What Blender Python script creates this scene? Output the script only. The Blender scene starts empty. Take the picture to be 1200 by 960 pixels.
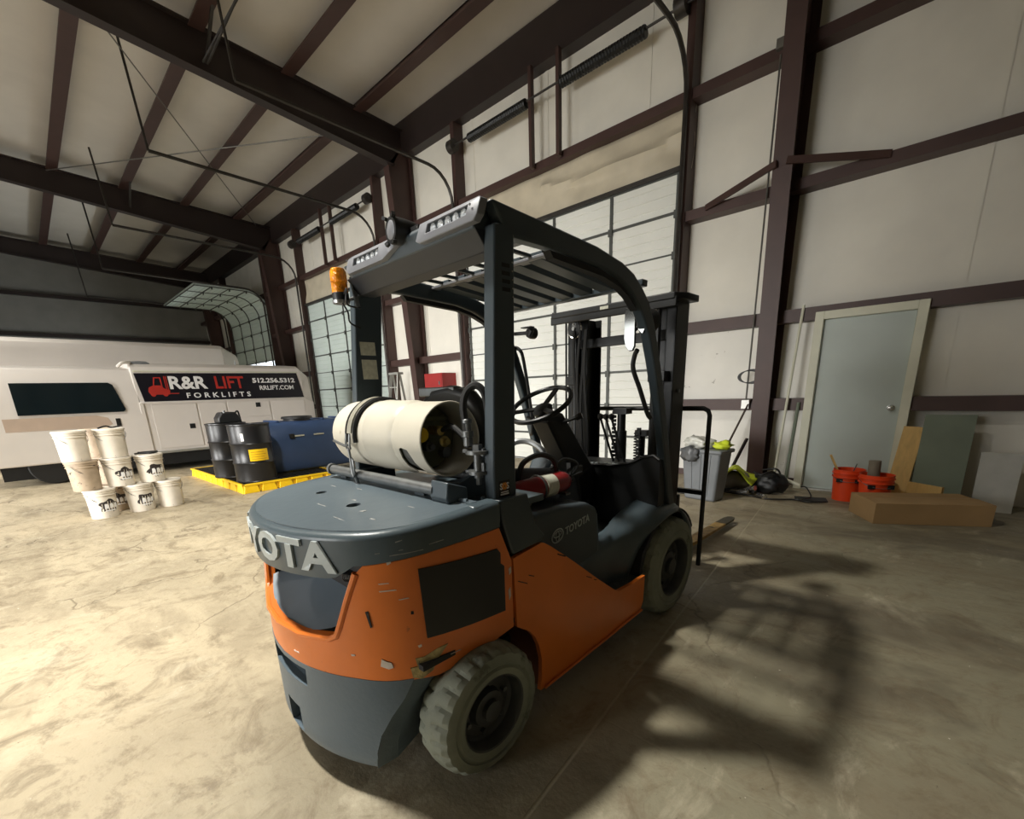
import bpy, bmesh, math, random
from mathutils import Vector, Matrix
from mathutils.geometry import delaunay_2d_cdt
random.seed(7)
PI = math.pi
scn = bpy.context.scene
COL = scn.collection

# ------------------------------------------------------------------ camera
cam_d = bpy.data.cameras.new('camera')
cam = bpy.data.objects.new('camera', cam_d)
COL.objects.link(cam)
scn.camera = cam
cam_d.sensor_fit = 'HORIZONTAL'
cam_d.sensor_width = 36.0
cam_d.lens = 523.0 / 1200 * 36.0
cam_d.shift_x = 0.0
cam_d.shift_y = 0.1
cam_d.clip_start = 0.05
cam_d.clip_end = 200
RC = Matrix(((0.72902723, -0.15529075, 0.66663639),
             (0.6837206, 0.21121728, -0.69850798),
             (-0.03233329, 0.96502437, 0.26015863)))
cam.matrix_world = Matrix.Translation((0, 0, 1.35)) @ RC.to_4x4()

# ------------------------------------------------------------------ world, exposure
scn.view_settings.view_transform = 'Standard'
scn.view_settings.look = 'None'
scn.view_settings.gamma = 1.0
scn.view_settings.use_curve_mapping = False
scn.view_settings.exposure = -0.08
w = bpy.data.worlds.new('world')
scn.world = w
w.use_nodes = True
bg = w.node_tree.nodes['Background']
bg.inputs[0].default_value = (0.86, 0.93, 1.0, 1)
bg.inputs[1].default_value = 2.4

# ------------------------------------------------------------------ lamps
LAMPS = [(-3.45, -0.25, 6.35, 330), (-9.6, -1.6, 6.75, 140), (-15.5, -1.6, 6.75, 120)]
def lamp_light(loc, power, size=0.40, col=(1.0, 0.965, 0.88)):
    d = bpy.data.lights.new('bay_light', 'AREA')
    d.shape = 'DISK'
    d.size = size
    d.energy = power
    d.color = col
    d.spread = math.radians(118)
    o = bpy.data.objects.new('bay_light', d)
    o.location = loc
    COL.objects.link(o)
for (lx, ly, lz, lp) in LAMPS:
    lamp_light((lx, ly, lz - 0.12), lp)
def day_light(loc, rot, sx, sy, power, col=(1.0, 0.98, 0.94), spread=68):
    d = bpy.data.lights.new('door_daylight', 'AREA')
    d.shape = 'RECTANGLE'
    d.size = sx
    d.size_y = sy
    d.spread = math.radians(spread)
    d.energy = power
    d.color = col
    o = bpy.data.objects.new('door_daylight', d)
    o.location = loc
    o.rotation_euler = rot
    COL.objects.link(o)
day_light((-5.2, -7.9, 1.7), (math.radians(79), 0, math.radians(8)), 4.4, 3.0, 300)       # open doors in the far side wall
day_light((-12.9, -7.9, 1.7), (math.radians(80), 0, 0), 4.4, 3.0, 310)

day_light((-20.65, 6.4, 1.45), (math.radians(-84), 0, 0), 4.2, 2.4, 260, (0.86, 0.94, 1.0), 150)   # under the half raised door
# ------------------------------------------------------------------ materials
def lin(c):
    c = c / 255.0
    return c / 12.92 if c <= 0.04045 else ((c + 0.055) / 1.055) ** 2.4
def rgb(r, g, b):
    return (lin(r), lin(g), lin(b), 1.0)
MATS = {}
def mat(name, col, rough=0.5, metal=0.0, var=0.12, vscale=6.0, bump=0.0, bscale=60.0, col2=None, amt=0.0, ascale=3.0, emit=0.0, trans=0.0, spec=0.5, stretch=None):
    """base colour varied by noise; col2 appears as patches (dirt, wear) covering about amt of the surface"""
    if name in MATS:
        return MATS[name]
    m = bpy.data.materials.new(name)
    m.use_nodes = True
    nt = m.node_tree
    N, L = nt.nodes, nt.links
    b = N['Principled BSDF']
    b.inputs['Roughness'].default_value = rough
    b.inputs['Metallic'].default_value = metal
    b.inputs['Specular IOR Level'].default_value = spec
    tc = N.new('ShaderNodeTexCoord')
    src = tc.outputs['Object']
    if stretch:
        mp = N.new('ShaderNodeMapping')
        mp.inputs['Scale'].default_value = stretch
        L.new(src, mp.inputs[0])
        src = mp.outputs[0]
    nz = N.new('ShaderNodeTexNoise')
    nz.inputs['Scale'].default_value = vscale
    nz.inputs['Detail'].default_value = 5
    L.new(src, nz.inputs['Vector'])
    mr = N.new('ShaderNodeMapRange')
    mr.inputs[1].default_value = 0.3
    mr.inputs[2].default_value = 0.7
    mr.inputs[3].default_value = 1 - var
    mr.inputs[4].default_value = 1 + var
    L.new(nz.outputs['Fac'], mr.inputs[0])
    mx = N.new('ShaderNodeVectorMath')
    mx.operation = 'SCALE'
    mx.inputs[0].default_value = col[:3]
    L.new(mr.outputs[0], mx.inputs['Scale'])
    out = mx.outputs[0]
    if col2:
        n2 = N.new('ShaderNodeTexNoise')
        n2.inputs['Scale'].default_value = ascale
        n2.inputs['Detail'].default_value = 8
        n2.inputs['Roughness'].default_value = 0.65
        L.new(src, n2.inputs['Vector'])
        r2 = N.new('ShaderNodeMapRange')
        t = 0.5 + (0.5 - amt) * 0.42
        r2.inputs[1].default_value = t
        r2.inputs[2].default_value = t + 0.05
        L.new(n2.outputs['Fac'], r2.inputs[0])
        mm = N.new('ShaderNodeMix')
        mm.data_type = 'RGBA'
        L.new(r2.outputs[0], mm.inputs[0])
        L.new(out, mm.inputs[6])
        mm.inputs[7].default_value = col2
        out = mm.outputs[2]
    L.new(out, b.inputs['Base Color'])
    if bump:
        n3 = N.new('ShaderNodeTexNoise')
        n3.inputs['Scale'].default_value = bscale
        n3.inputs['Detail'].default_value = 4
        L.new(src, n3.inputs['Vector'])
        bp = N.new('ShaderNodeBump')
        bp.inputs['Strength'].default_value = bump
        bp.inputs['Distance'].default_value = 0.02
        L.new(n3.outputs['Fac'], bp.inputs['Height'])
        L.new(bp.outputs[0], b.inputs['Normal'])
    if emit:
        b.inputs['Emission Color'].default_value = col
        b.inputs['Emission Strength'].default_value = emit
    if trans:
        b.inputs['Transmission Weight'].default_value = trans
    MATS[name] = m
    return m

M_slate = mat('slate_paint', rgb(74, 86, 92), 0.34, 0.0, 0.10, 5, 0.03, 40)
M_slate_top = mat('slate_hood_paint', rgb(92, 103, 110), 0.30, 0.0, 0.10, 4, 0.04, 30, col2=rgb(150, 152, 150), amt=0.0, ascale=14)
M_cw = mat('slate_casting_paint', rgb(88, 102, 112), 0.42, 0.0, 0.08, 3, 0.06, 60)
M_guard = mat('guard_paint', rgb(60, 70, 76), 0.38, 0.0, 0.08, 5)
M_orange = mat('orange_paint', rgb(224, 120, 44), 0.32, 0.0, 0.06, 4, 0.02, 30)
M_orange_scuff = mat('orange_scuffed_paint', rgb(220, 118, 48), 0.34, 0.0, 0.08, 4, 0.03, 30, col2=rgb(150, 82, 42), amt=0.06, ascale=9)
M_silver = mat('silver_letter_paint', rgb(178, 186, 186), 0.4, 0.1, 0.06)
M_chip = mat('chipped_paint', rgb(176, 160, 112), 0.6, 0.2, 0.5, 30, 0.3, 60, col2=rgb(96, 88, 50), amt=0.4, ascale=20)
M_scratch = mat('bare_scratch', rgb(206, 196, 186), 0.5, 0.1, 0.2, 30)
M_black = mat('black_plastic', rgb(26, 27, 28), 0.45, 0.0, 0.15, 8)
M_vinyl = mat('black_panel_vinyl', rgb(24, 23, 23), 0.42, 0, 0.1, 8)
M_blacksteel = mat('black_mast_steel', rgb(32, 33, 33), 0.42, 0.2, 0.25, 10, 0.05, 40)
M_rubber = mat('black_rubber', rgb(22, 22, 22), 0.6, 0, 0.1)
M_tyre = mat('grey_nonmarking_rubber', rgb(128, 132, 118), 0.75, 0, 0.12, 9, 0.1, 60, col2=rgb(96, 98, 86), amt=0.3, ascale=6)
M_rim = mat('dark_wheel_rim', rgb(64, 66, 66), 0.5, 0.2, 0.2, 12)
M_dark = mat('dark_underframe', rgb(22, 23, 24), 0.7, 0, 0.2)
M_chrome = mat('bright_steel', rgb(190, 190, 188), 0.25, 0.9, 0.08)
M_steel = mat('dull_steel', rgb(120, 122, 122), 0.42, 0.7, 0.2, 20)
M_tank = mat('cream_tank_paint', rgb(204, 198, 182), 0.45, 0, 0.05, 5, 0.05, 20, col2=rgb(180, 172, 148), amt=0.12, ascale=7)
M_tankin = mat('tank_inner_green', rgb(92, 92, 66), 0.5, 0.1, 0.3, 14)
M_brass = mat('brass_valve', rgb(170, 150, 90), 0.35, 0.7, 0.1)
M_yellow = mat('yellow_plastic', rgb(240, 196, 20), 0.45, 0, 0.08, 5)
M_amber = mat('amber_lens', rgb(250, 150, 20), 0.22, 0, 0.35, 40, 0.5, 50)
M_red = mat('extinguisher_red', rgb(132, 24, 28), 0.3, 0, 0.08)
M_label = mat('paper_label', rgb(196, 196, 180), 0.6, 0, 0.15, 60)
M_lens = mat('clear_lamp_lens', rgb(205, 210, 214), 0.15, 0.2, 0.4, 60, 0.4, 70)
M_fascia = mat('grey_fascia', rgb(128, 130, 136), 0.4, 0.1, 0.06)
M_white = mat('white_text', rgb(235, 235, 235), 0.5, 0, 0.02)
M_signred = mat('red_text', rgb(176, 44, 34), 0.5, 0, 0.05)
M_signblack = mat('dark_sign_film', rgb(20, 18, 28), 0.35, 0, 0.1)
M_mirror = mat('mirror_glass', rgb(190, 188, 180), 0.12, 1.0, 0.02)
M_floorplate = mat('worn_floor_plate', rgb(70, 80, 82), 0.6, 0.1, 0.35, 30, 0.3, 60)
M_mat = mat('worn_floor_mat', rgb(52, 58, 58), 0.7, 0, 0.3, 12, 0.2, 60, col2=rgb(120, 104, 84), amt=0.25, ascale=8)
M_fork = mat('worn_fork', rgb(164, 132, 74), 0.5, 0.3, 0.35, 14, 0.1, 40, col2=rgb(58, 52, 38), amt=0.3, ascale=8)
M_forktip = mat('bare_fork_tip', rgb(78, 72, 58), 0.5, 0.5, 0.25, 14)
M_brown = mat('brown_steel_paint', rgb(70, 49, 44), 0.5, 0.05, 0.12, 3)
M_brownd = mat('dark_brown_steel', rgb(44, 34, 32), 0.5, 0.05, 0.12, 3)
M_pipe = mat('dark_track_steel', rgb(58, 54, 50), 0.45, 0.4, 0.2, 8)
M_galv = mat('galvanised_track', rgb(112, 110, 104), 0.45, 0.5, 0.2, 8)
M_insul = mat('white_insulation', rgb(228, 224, 212), 0.6, 0, 0.06, 1.6, 0.10, 3)
M_insul_low = mat('scuffed_insulation', rgb(236, 233, 224), 0.6, 0, 0.06, 2, 0.1, 4, col2=rgb(120, 108, 92), amt=0.12, ascale=7)
M_roof = mat('roof_insulation', rgb(202, 196, 186), 0.6, 0, 0.05, 1.2, 0.12, 2.4)
M_doorpan = mat('white_door_section', rgb(226, 227, 220), 0.5, 0, 0.04, 2)
M_doorpan2 = mat('daylight_tinted_door_section', rgb(196, 208, 202), 0.5, 0, 0.04, 2)  # white sections too, with the cool tint of daylight put into the colour
M_doorrib = mat('dark_door_steel', rgb(78, 80, 76), 0.5, 0.3, 0.1)
M_slab = mat('pale_green_door_slab', rgb(182, 192, 186), 0.45, 0, 0.05, 2)
M_cream = mat('cream_frame_paint', rgb(214, 214, 194), 0.5, 0, 0.05, 4)
M_sheet = mat('grey_green_sheet', rgb(112, 122, 106), 0.6, 0, 0.12, 3)
M_van = mat('white_van_paint', rgb(226, 220, 214), 0.3, 0, 0.03, 2)
M_vanglass = mat('van_window_glass', rgb(20, 30, 34), 0.1, 0, 0.1)
M_drum = mat('black_drum_paint', rgb(24, 24, 26), 0.35, 0.1, 0.12)
M_blue = mat('blue_poly_tank', rgb(58, 80, 118), 0.42, 0, 0.12, 3, 0.05, 10)
M_pail = mat('white_pail_plastic', rgb(222, 214, 200), 0.5, 0, 0.08, 8, 0.05, 20, col2=rgb(70, 58, 46), amt=0.10, ascale=11)
M_paild = mat('grimy_pail_plastic', rgb(176, 158, 136), 0.55, 0, 0.2, 8, 0.05, 20, col2=rgb(60, 48, 38), amt=0.22, ascale=9)
M_print = mat('black_smeared_print', rgb(40, 34, 32), 0.6, 0, 0.3, 30)
M_grime = mat('oily_grime', rgb(44, 36, 30), 0.5, 0, 0.3, 20, 0.3, 40)
M_bin = mat('grey_bin_plastic', rgb(122, 126, 130), 0.5, 0, 0.08)
M_bucket = mat('orange_bucket_plastic', rgb(232, 74, 30), 0.4, 0, 0.06)
M_card = mat('brown_cardboard', rgb(158, 128, 88), 0.7, 0, 0.08, 4)
M_wood = mat('pale_board_wood', rgb(206, 170, 104), 0.6, 0, 0.12, 5, 0.05, 20, stretch=(6, 6, 0.6))
M_hivis = mat('lime_hivis_fabric', rgb(208, 222, 50), 0.6, 0, 0.1)
M_bag = mat('translucent_bag_film', rgb(206, 206, 198), 0.3, 0, 0.15, 12, 0.4, 14)
M_cable = mat('black_cable', rgb(24, 23, 22), 0.5, 0, 0.1)
M_redbox = mat('red_cabinet_paint', rgb(150, 34, 32), 0.45, 0, 0.08)
M_alu = mat('aluminium', rgb(176, 176, 170), 0.4, 0.5, 0.1)
M_lampe = mat('lamp_diffuser', (1.0, 0.95, 0.85, 1), 0.4, 0, 0.0, emit=6.0)
M_asphalt = mat('pale_asphalt', rgb(190, 188, 182), 0.8, 0, 0.08, 4)

def floor_material():
    m = bpy.data.materials.new('worn_concrete')
    m.use_nodes = True
    nt = m.node_tree
    N, L = nt.nodes, nt.links
    b = N['Principled BSDF']
    tc = N.new('ShaderNodeTexCoord')
    def noise(sc, det, rg=0.6, stretch=None, dist=0.0, rot=0):
        n = N.new('ShaderNodeTexNoise')
        n.inputs['Scale'].default_value = sc
        n.inputs['Detail'].default_value = det
        n.inputs['Roughness'].default_value = rg
        n.inputs['Distortion'].default_value = dist
        if stretch:
            mp = N.new('ShaderNodeMapping')
            mp.inputs['Scale'].default_value = stretch
            mp.inputs['Rotation'].default_value = (0, 0, rot)
            L.new(tc.outputs['Object'], mp.inputs[0])
            L.new(mp.outputs[0], n.inputs['Vector'])
        else:
            L.new(tc.outputs['Object'], n.inputs['Vector'])
        return n.outputs['Fac']
    def rng(x, a, bb, c=0.0, d=1.0):
        r = N.new('ShaderNodeMapRange')
        L.new(x, r.inputs[0])
        for i, v in enumerate((a, bb, c, d)):
            r.inputs[i + 1].default_value = v
        return r.outputs[0]
    def mixc(f, a, c):
        mm = N.new('ShaderNodeMix')
        mm.data_type = 'RGBA'
        L.new(f, mm.inputs[0])
        for k, v in ((6, a), (7, c)):
            if isinstance(v, tuple):
                mm.inputs[k].default_value = v
            else:
                L.new(v, mm.inputs[k])
        return mm.outputs[2]
    def math_(op, a, bb):
        q = N.new('ShaderNodeMath')
        q.operation = op
        for k, v in ((0, a), (1, bb)):
            if isinstance(v, (int, float)):
                q.inputs[k].default_value = v
            else:
                L.new(v, q.inputs[k])
        return q.outputs[0]
    sep = N.new('ShaderNodeSeparateXYZ')
    L.new(tc.outputs['Object'], sep.inputs[0])
    big = noise(0.55, 6, 0.6)
    base = mixc(rng(big, 0.38, 0.62), rgb(188, 174, 146), rgb(160, 148, 124))
    # the slab beyond the joint is greyer and darker
    side = rng(math_('ADD', sep.outputs[0], math_('MULTIPLY', big, 1.2)), -1.3, 0.1)
    base = mixc(side, base, rgb(138, 132, 110))
    st = noise(1.0, 7, 0.62, (0.7, 2.2, 1), 0.6, 0.5)
    base = mixc(rng(st, 0.5, 0.64, 0, 0.5), base, rgb(122, 110, 88))
    mo = noise(3.4, 10, 0.76, None, 0.9)
    base = mixc(rng(mo, 0.50, 0.64, 0, 0.7), base, rgb(112, 98, 76))
    base = mixc(rng(noise(3.3, 8, 0.7, (1, 0.5, 1), 0.5, 0.9), 0.56, 0.7, 0, 0.5), base, rgb(200, 190, 166))
    # oily patches right of the truck
    oil = math_('MULTIPLY', rng(noise(0.8, 5, 0.6, (0.8, 1.4, 1), 0.8, -0.6), 0.5, 0.6, 0, 0.55), side)
    base = mixc(oil, base, rgb(80, 70, 58))
    base = mixc(rng(noise(13, 6, 0.7), 0.54, 0.66, 0, 0.4), base, rgb(120, 106, 84))
    # tyre scuffs, running with the truck
    sc = noise(5.0, 4, 0.6, (4.0, 0.35, 1), 0.2, 0.12)
    base = mixc(rng(sc, 0.66, 0.74, 0, 0.35), base, rgb(92, 84, 70))
    # fine specks and grit
    sp = noise(46, 3, 0.6)
    base = mixc(rng(sp, 0.70, 0.74, 0, 0.6), base, rgb(64, 56, 44))
    sp2 = noise(30, 3, 0.6)
    base = mixc(rng(sp2, 0.73, 0.76, 0, 0.8), base, rgb(226, 220, 204))
    # cracks
    vo = N.new('ShaderNodeTexVoronoi')
    vo.feature = 'DISTANCE_TO_EDGE'
    vo.inputs['Scale'].default_value = 0.42
    nd = N.new('ShaderNodeTexNoise')
    nd.inputs['Scale'].default_value = 2.2
    nd.inputs['Detail'].default_value = 6
    L.new(tc.outputs['Object'], nd.inputs['Vector'])
    va = N.new('ShaderNodeVectorMath')
    va.operation = 'MULTIPLY_ADD'
    L.new(nd.outputs['Color'], va.inputs[0])
    va.inputs[1].default_value = (0.7, 0.7, 0.7)
    L.new(tc.outputs['Object'], va.inputs[2])
    L.new(va.outputs[0], vo.inputs['Vector'])
    cr = rng(vo.outputs['Distance'], 0.0, 0.006, 1.0, 0.0)
    cr = math_('MULTIPLY', cr, rng(noise(1.1, 2), 0.45, 0.55))
    base = mixc(math_('MULTIPLY', cr, 0.6), base, rgb(88, 76, 58))
    # sawn joints: one beside the truck, running to the doors
    jx = math_('ABSOLUTE', math_('ADD', math_('ADD', sep.outputs[0], math_('MULTIPLY', sep.outputs[1], 0.115)), 0.69), 0)
    j1 = rng(jx, 0.003, 0.009, 1.0, 0.0)
    jy = math_('ABSOLUTE', math_('SUBTRACT', math_('FRACT', math_('MULTIPLY', math_('ADD', sep.outputs[1], 31.6), 1 / 6.0), 0), 0.5), 0)
    j2 = rng(jy, 0.0005, 0.001, 0.12, 0.0)
    jj = math_('MAXIMUM', j1, j2)
    base = mixc(math_('MULTIPLY', jj, 0.5), base, rgb(178, 168, 140))
    L.new(base, b.inputs['Base Color'])
    L.new(rng(st, 0.3, 0.7, 0.42, 0.72), b.inputs['Roughness'])
    h = math_('ADD', math_('MULTIPLY', noise(9, 6, 0.65), 1.0), math_('MULTIPLY', math_('MAXIMUM', jj, cr), -0.6))
    bp = N.new('ShaderNodeBump')
    bp.inputs['Strength'].default_value = 0.35
    bp.inputs['Distance'].default_value = 0.02
    L.new(h, bp.inputs['Height'])
    L.new(bp.outputs[0], b.inputs['Normal'])
    return m
M_floor = floor_material()

# ------------------------------------------------------------------ mesh helpers
def basis(d):
    d = Vector(d).normalized()
    a = Vector((0, 0, 1)) if abs(d.z) < 0.9 else Vector((1, 0, 0))
    u = d.cross(a).normalized()
    return u, d.cross(u).normalized()
class MB:
    def __init__(s):
        s.v, s.f = [], []
    def add(s, vs, fs):
        k = len(s.v)
        s.v += [tuple(p) for p in vs]
        s.f += [tuple(i + k for i in f) for f in fs]
        return s
    def box(s, lo, hi, M=None):
        x0, y0, z0 = lo
        x1, y1, z1 = hi
        vs = [Vector(p) for p in ((x0, y0, z0), (x1, y0, z0), (x1, y1, z0), (x0, y1, z0), (x0, y0, z1), (x1, y0, z1), (x1, y1, z1), (x0, y1, z1))]
        if M:
            vs = [M @ p for p in vs]
        return s.add(vs, [(0, 3, 2, 1), (4, 5, 6, 7), (0, 1, 5, 4), (1, 2, 6, 5), (2, 3, 7, 6), (3, 0, 4, 7)])
    def hexa(s, bot, top):
        return s.add(list(bot) + list(top), [(0, 3, 2, 1), (4, 5, 6, 7), (0, 1, 5, 4), (1, 2, 6, 5), (2, 3, 7, 6), (3, 0, 4, 7)])
    def bar(s, a, b, wd, ht, up=(0, 0, 1)):
        a, b = Vector(a), Vector(b)
        d = (b - a).normalized()
        sx = d.cross(Vector(up)).normalized() * wd / 2
        sz = sx.cross(d).normalized() * ht / 2
        q = []
        for p in (a, b):
            q += [p - sx - sz, p + sx - sz, p + sx + sz, p - sx + sz]
        return s.add(q, [(0, 1, 2, 3), (7, 6, 5, 4), (0, 4, 5, 1), (1, 5, 6, 2), (2, 6, 7, 3), (3, 7, 4, 0)])
    def cyl(s, a, b, r0, r1=None, n=16, cap=True):
        r1 = r0 if r1 is None else r1
        a, b = Vector(a), Vector(b)
        u, v = basis(b - a)
        vs = []
        for p, r in ((a, r0), (b, r1)):
            vs += [p + u * r * math.cos(2 * PI * i / n) + v * r * math.sin(2 * PI * i / n) for i in range(n)]
        fs = [(i, (i + 1) % n, n + (i + 1) % n, n + i) for i in range(n)]
        if cap:
            fs += [tuple(range(n))[::-1], tuple(range(n, 2 * n))]
        return s.add(vs, fs)
    def lathe(s, o, axis, prof, n=32, closed=False, cap=True):
        """prof: (distance along axis, radius)"""
        o = Vector(o)
        ax = Vector(axis).normalized()
        u, v = basis(ax)
        vs, fs = [], []
        for (t, r) in prof:
            for i in range(n):
                a = 2 * PI * i / n
                vs.append(o + ax * t + (u * math.cos(a) + v * math.sin(a)) * r)
        m = len(prof)
        for j in range(m - 1 + (1 if closed else 0)):
            for i in range(n):
                j2 = (j + 1) % m
                fs.append((j * n + i, j * n + (i + 1) % n, j2 * n + (i + 1) % n, j2 * n + i))
        if not closed and cap:
            if prof[0][1] > 1e-4:
                fs.append(tuple(range(n))[::-1])
            if prof[-1][1] > 1e-4:
                fs.append(tuple(range((m - 1) * n, m * n)))
        return s.add(vs, fs)
    def tube(s, pts, r, n=8, closed=False):
        P = [Vector(p) for p in pts]
        m = len(P)
        vs, fs = [], []
        pu = None
        for i in range(m):
            if closed:
                d = P[(i + 1) % m] - P[i - 1]
            else:
                d = P[min(i + 1, m - 1)] - P[max(i - 1, 0)]
            d.normalize()
            if pu is None:
                u, _ = basis(d)
            else:
                u = (pu - d * pu.dot(d)).normalized()
            pu = u
            v = d.cross(u)
            rr = r[i] if isinstance(r, (list, tuple)) else r
            vs += [P[i] + (u * math.cos(2 * PI * k / n) + v * math.sin(2 * PI * k / n)) * rr for k in range(n)]
        for i in range(m - 1 + (1 if closed else 0)):
            j = (i + 1) % m
            for k in range(n):
                fs.append((i * n + k, i * n + (k + 1) % n, j * n + (k + 1) % n, j * n + k))
        if not closed:
            fs += [tuple(range(n))[::-1], tuple(range((m - 1) * n, m * n))]
        return s.add(vs, fs)
    def prism(s, poly, fmap, t0, t1):
        """poly (u,v) convex or not; fmap(u,v,t)"""
        n = len(poly)
        vs = [fmap(u, v, t0) for u, v in poly] + [fmap(u, v, t1) for u, v in poly]
        fs = [tuple(range(n))[::-1], tuple(range(n, 2 * n))] + [(i, (i + 1) % n, n + (i + 1) % n, n + i) for i in range(n)]
        return s.add(vs, fs)
    def build(s, name, m, parent=None, bevel=0.0, seg=2, smooth=30, flat=False):
        me = bpy.data.meshes.new(name)
        me.from_pydata(s.v, [], s.f)
        bm = bmesh.new()
        bm.from_mesh(me)
        bmesh.ops.recalc_face_normals(bm, faces=bm.faces)
        bm.to_mesh(me)
        bm.free()
        me.materials.append(m)
        if not flat:
            me.shade_smooth()
            try:
                me.set_sharp_from_angle(angle=math.radians(smooth))
            except Exception:
                pass
        o = bpy.data.objects.new(name, me)
        COL.objects.link(o)
        if parent:
            o.parent = parent
        if bevel:
            b = o.modifiers.new('bevel', 'BEVEL')
            b.width = bevel
            b.segments = seg
            b.limit_method = 'ANGLE'
            b.angle_limit = math.radians(40)
        return o
def spline(pts, k=6, closed=False):
    P = [Vector(p) for p in pts]
    out = []
    n = len(P)
    rngN = n if closed else n - 1
    for i in range(rngN):
        if closed:
            p0, p1, p2, p3 = P[i - 1], P[i], P[(i + 1) % n], P[(i + 2) % n]
        else:
            p0, p1, p2, p3 = P[max(i - 1, 0)], P[i], P[i + 1], P[min(i + 2, n - 1)]
        for j in range(k):
            t = j / k
            out.append(0.5 * ((2 * p1) + (p2 - p0) * t + (2 * p0 - 5 * p1 + 4 * p2 - p3) * t * t + (3 * p1 - p0 - 3 * p2 + p3) * t ** 3))
    if not closed:
        out.append(P[-1])
    return out
def inside(p, poly):
    x, y = p
    c = False
    n = len(poly)
    for i in range(n):
        x1, y1 = poly[i]
        x2, y2 = poly[i - 1]
        if (y1 > y) != (y2 > y) and x < (x2 - x1) * (y - y1) / (y2 - y1) + x1:
            c = not c
    return c
def densify(poly, d):
    out = []
    n = len(poly)
    for i in range(n):
        a, b = poly[i], poly[(i + 1) % n]
        k = max(1, int(math.hypot(b[0] - a[0], b[1] - a[1]) / d))
        out += [(a[0] + (b[0] - a[0]) * j / k, a[1] + (b[1] - a[1]) * j / k) for j in range(k)]
    return out
def patch(mb, outline, fmap, thick, holes=(), d=0.04, interior=True):
    """curved plate: outline and holes in (u,v), mapped by fmap(u,v,off)"""
    loops = [densify(outline, d)] + [densify(h, d) for h in holes]
    pts, edges = [], []
    for lp in loops:
        k = len(pts)
        pts += lp
        edges += [(k + i, k + (i + 1) % len(lp)) for i in range(len(lp))]
    if interior:
        us = [p[0] for p in loops[0]]
        vs_ = [p[1] for p in loops[0]]
        u = min(us) + d * 0.53
        while u < max(us):
            v = min(vs_) + d * 0.47
            while v < max(vs_):
                if inside((u, v), loops[0]) and not any(inside((u, v), h) for h in loops[1:]):
                    if min((u - q[0]) ** 2 + (v - q[1]) ** 2 for lp in loops for q in lp) > (d * 0.35) ** 2:
                        pts.append((u, v))
                v += d
            u += d
    V, E_, F, *_r = delaunay_2d_cdt([Vector(p) for p in pts], edges, [], 0, 1e-6)
    F = [f for f in F if (lambda c: inside(c, loops[0]) and not any(inside(c, h) for h in loops[1:]))((sum(V[i].x for i in f) / len(f), sum(V[i].y for i in f) / len(f)))]
    n = len(V)
    vs = [fmap(p.x, p.y, 0.0) for p in V] + [fmap(p.x, p.y, -thick) for p in V]
    fs = [tuple(f) for f in F] + [tuple(i + n for i in f)[::-1] for f in F]
    cnt = {}
    for f in F:
        for i in range(len(f)):
            e = (f[i], f[(i + 1) % len(f)])
            cnt[e] = 1
    for (a, b) in cnt:
        if (b, a) not in cnt:
            fs.append((b, a, a + n, b + n))
    mb.add(vs, fs)
    return mb
def text_mesh(txt, size=1.0, bold=0.0, space=1.0, res=3):
    """outline letters as a list of (verts2d, faces)"""
    c = bpy.data.curves.new('text', 'FONT')
    c.body = txt
    c.size = size
    c.offset = bold
    c.space_character = space
    c.resolution_u = res
    c.align_x = 'LEFT'
    o = bpy.data.objects.new('text', c)
    COL.objects.link(o)
    dg = bpy.context.evaluated_depsgraph_get()
    me = bpy.data.meshes.new_from_object(o.evaluated_get(dg))
    vs = [(v.co.x, v.co.y) for v in me.vertices]
    fs = [tuple(p.vertices) for p in me.polygons]
    bpy.data.objects.remove(o)
    bpy.data.curves.remove(c)
    bpy.data.meshes.remove(me)
    return vs, fs
def put_text(mb, txt, box, fmap, thick, bold=0.0, space=1.0, res=3):
    """fit the text in box (u0,v0,u1,v1) and extrude it along off"""
    vs, fs = text_mesh(txt, 1.0, bold, space, res)
    x0, x1 = min(v[0] for v in vs), max(v[0] for v in vs)
    y0, y1 = min(v[1] for v in vs), max(v[1] for v in vs)
    u0, v0, u1, v1 = box
    P = [(u0 + (x - x0) / (x1 - x0) * (u1 - u0), v0 + (y - y0) / (y1 - y0) * (v1 - v0)) for x, y in vs]
    n = len(P)
    allv = [fmap(u, v, thick) for u, v in P] + [fmap(u, v, 0) for u, v in P]
    allf = [f for f in fs] + [tuple(i + n for i in f)[::-1] for f in fs]
    cnt = {}
    for f in fs:
        for i in range(len(f)):
            cnt[(f[i], f[(i + 1) % len(f)])] = 1
    for (a, b) in cnt:
        if (b, a) not in cnt:
            allf.append((b, a, a + n, b + n))
    mb.add(allv, allf)
    return mb

def thing(name, label, cat, loc=(0, 0, 0), rz=0.0, group=None):
    o = bpy.data.objects.new(name, None)
    o.empty_display_size = 0.2
    COL.objects.link(o)
    o.location = loc
    o.rotation_euler = (0, 0, rz)
    return tag(o, label, cat, group)
def tag(o, label, cat, group=None):
    o['label'] = label
    o['category'] = cat
    if group:
        o['group'] = group
    return o
def struct(o, label=None, cat=None):
    o['kind'] = 'structure'
    if label:
        o['label'] = label
    if cat:
        o['category'] = cat
    return o
def copy_thing(root, loc, rz, label, group=None):
    r = root.copy()
    COL.objects.link(r)
    r.location = loc
    r.rotation_euler = (0, 0, rz)
    r['label'] = label
    if group:
        r['group'] = group
    for ch in list(root.children):
        c = ch.copy()
        COL.objects.link(c)
        c.parent = r
        for g in list(ch.children):
            q = g.copy()
            COL.objects.link(q)
            q.parent = c
    return r
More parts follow.
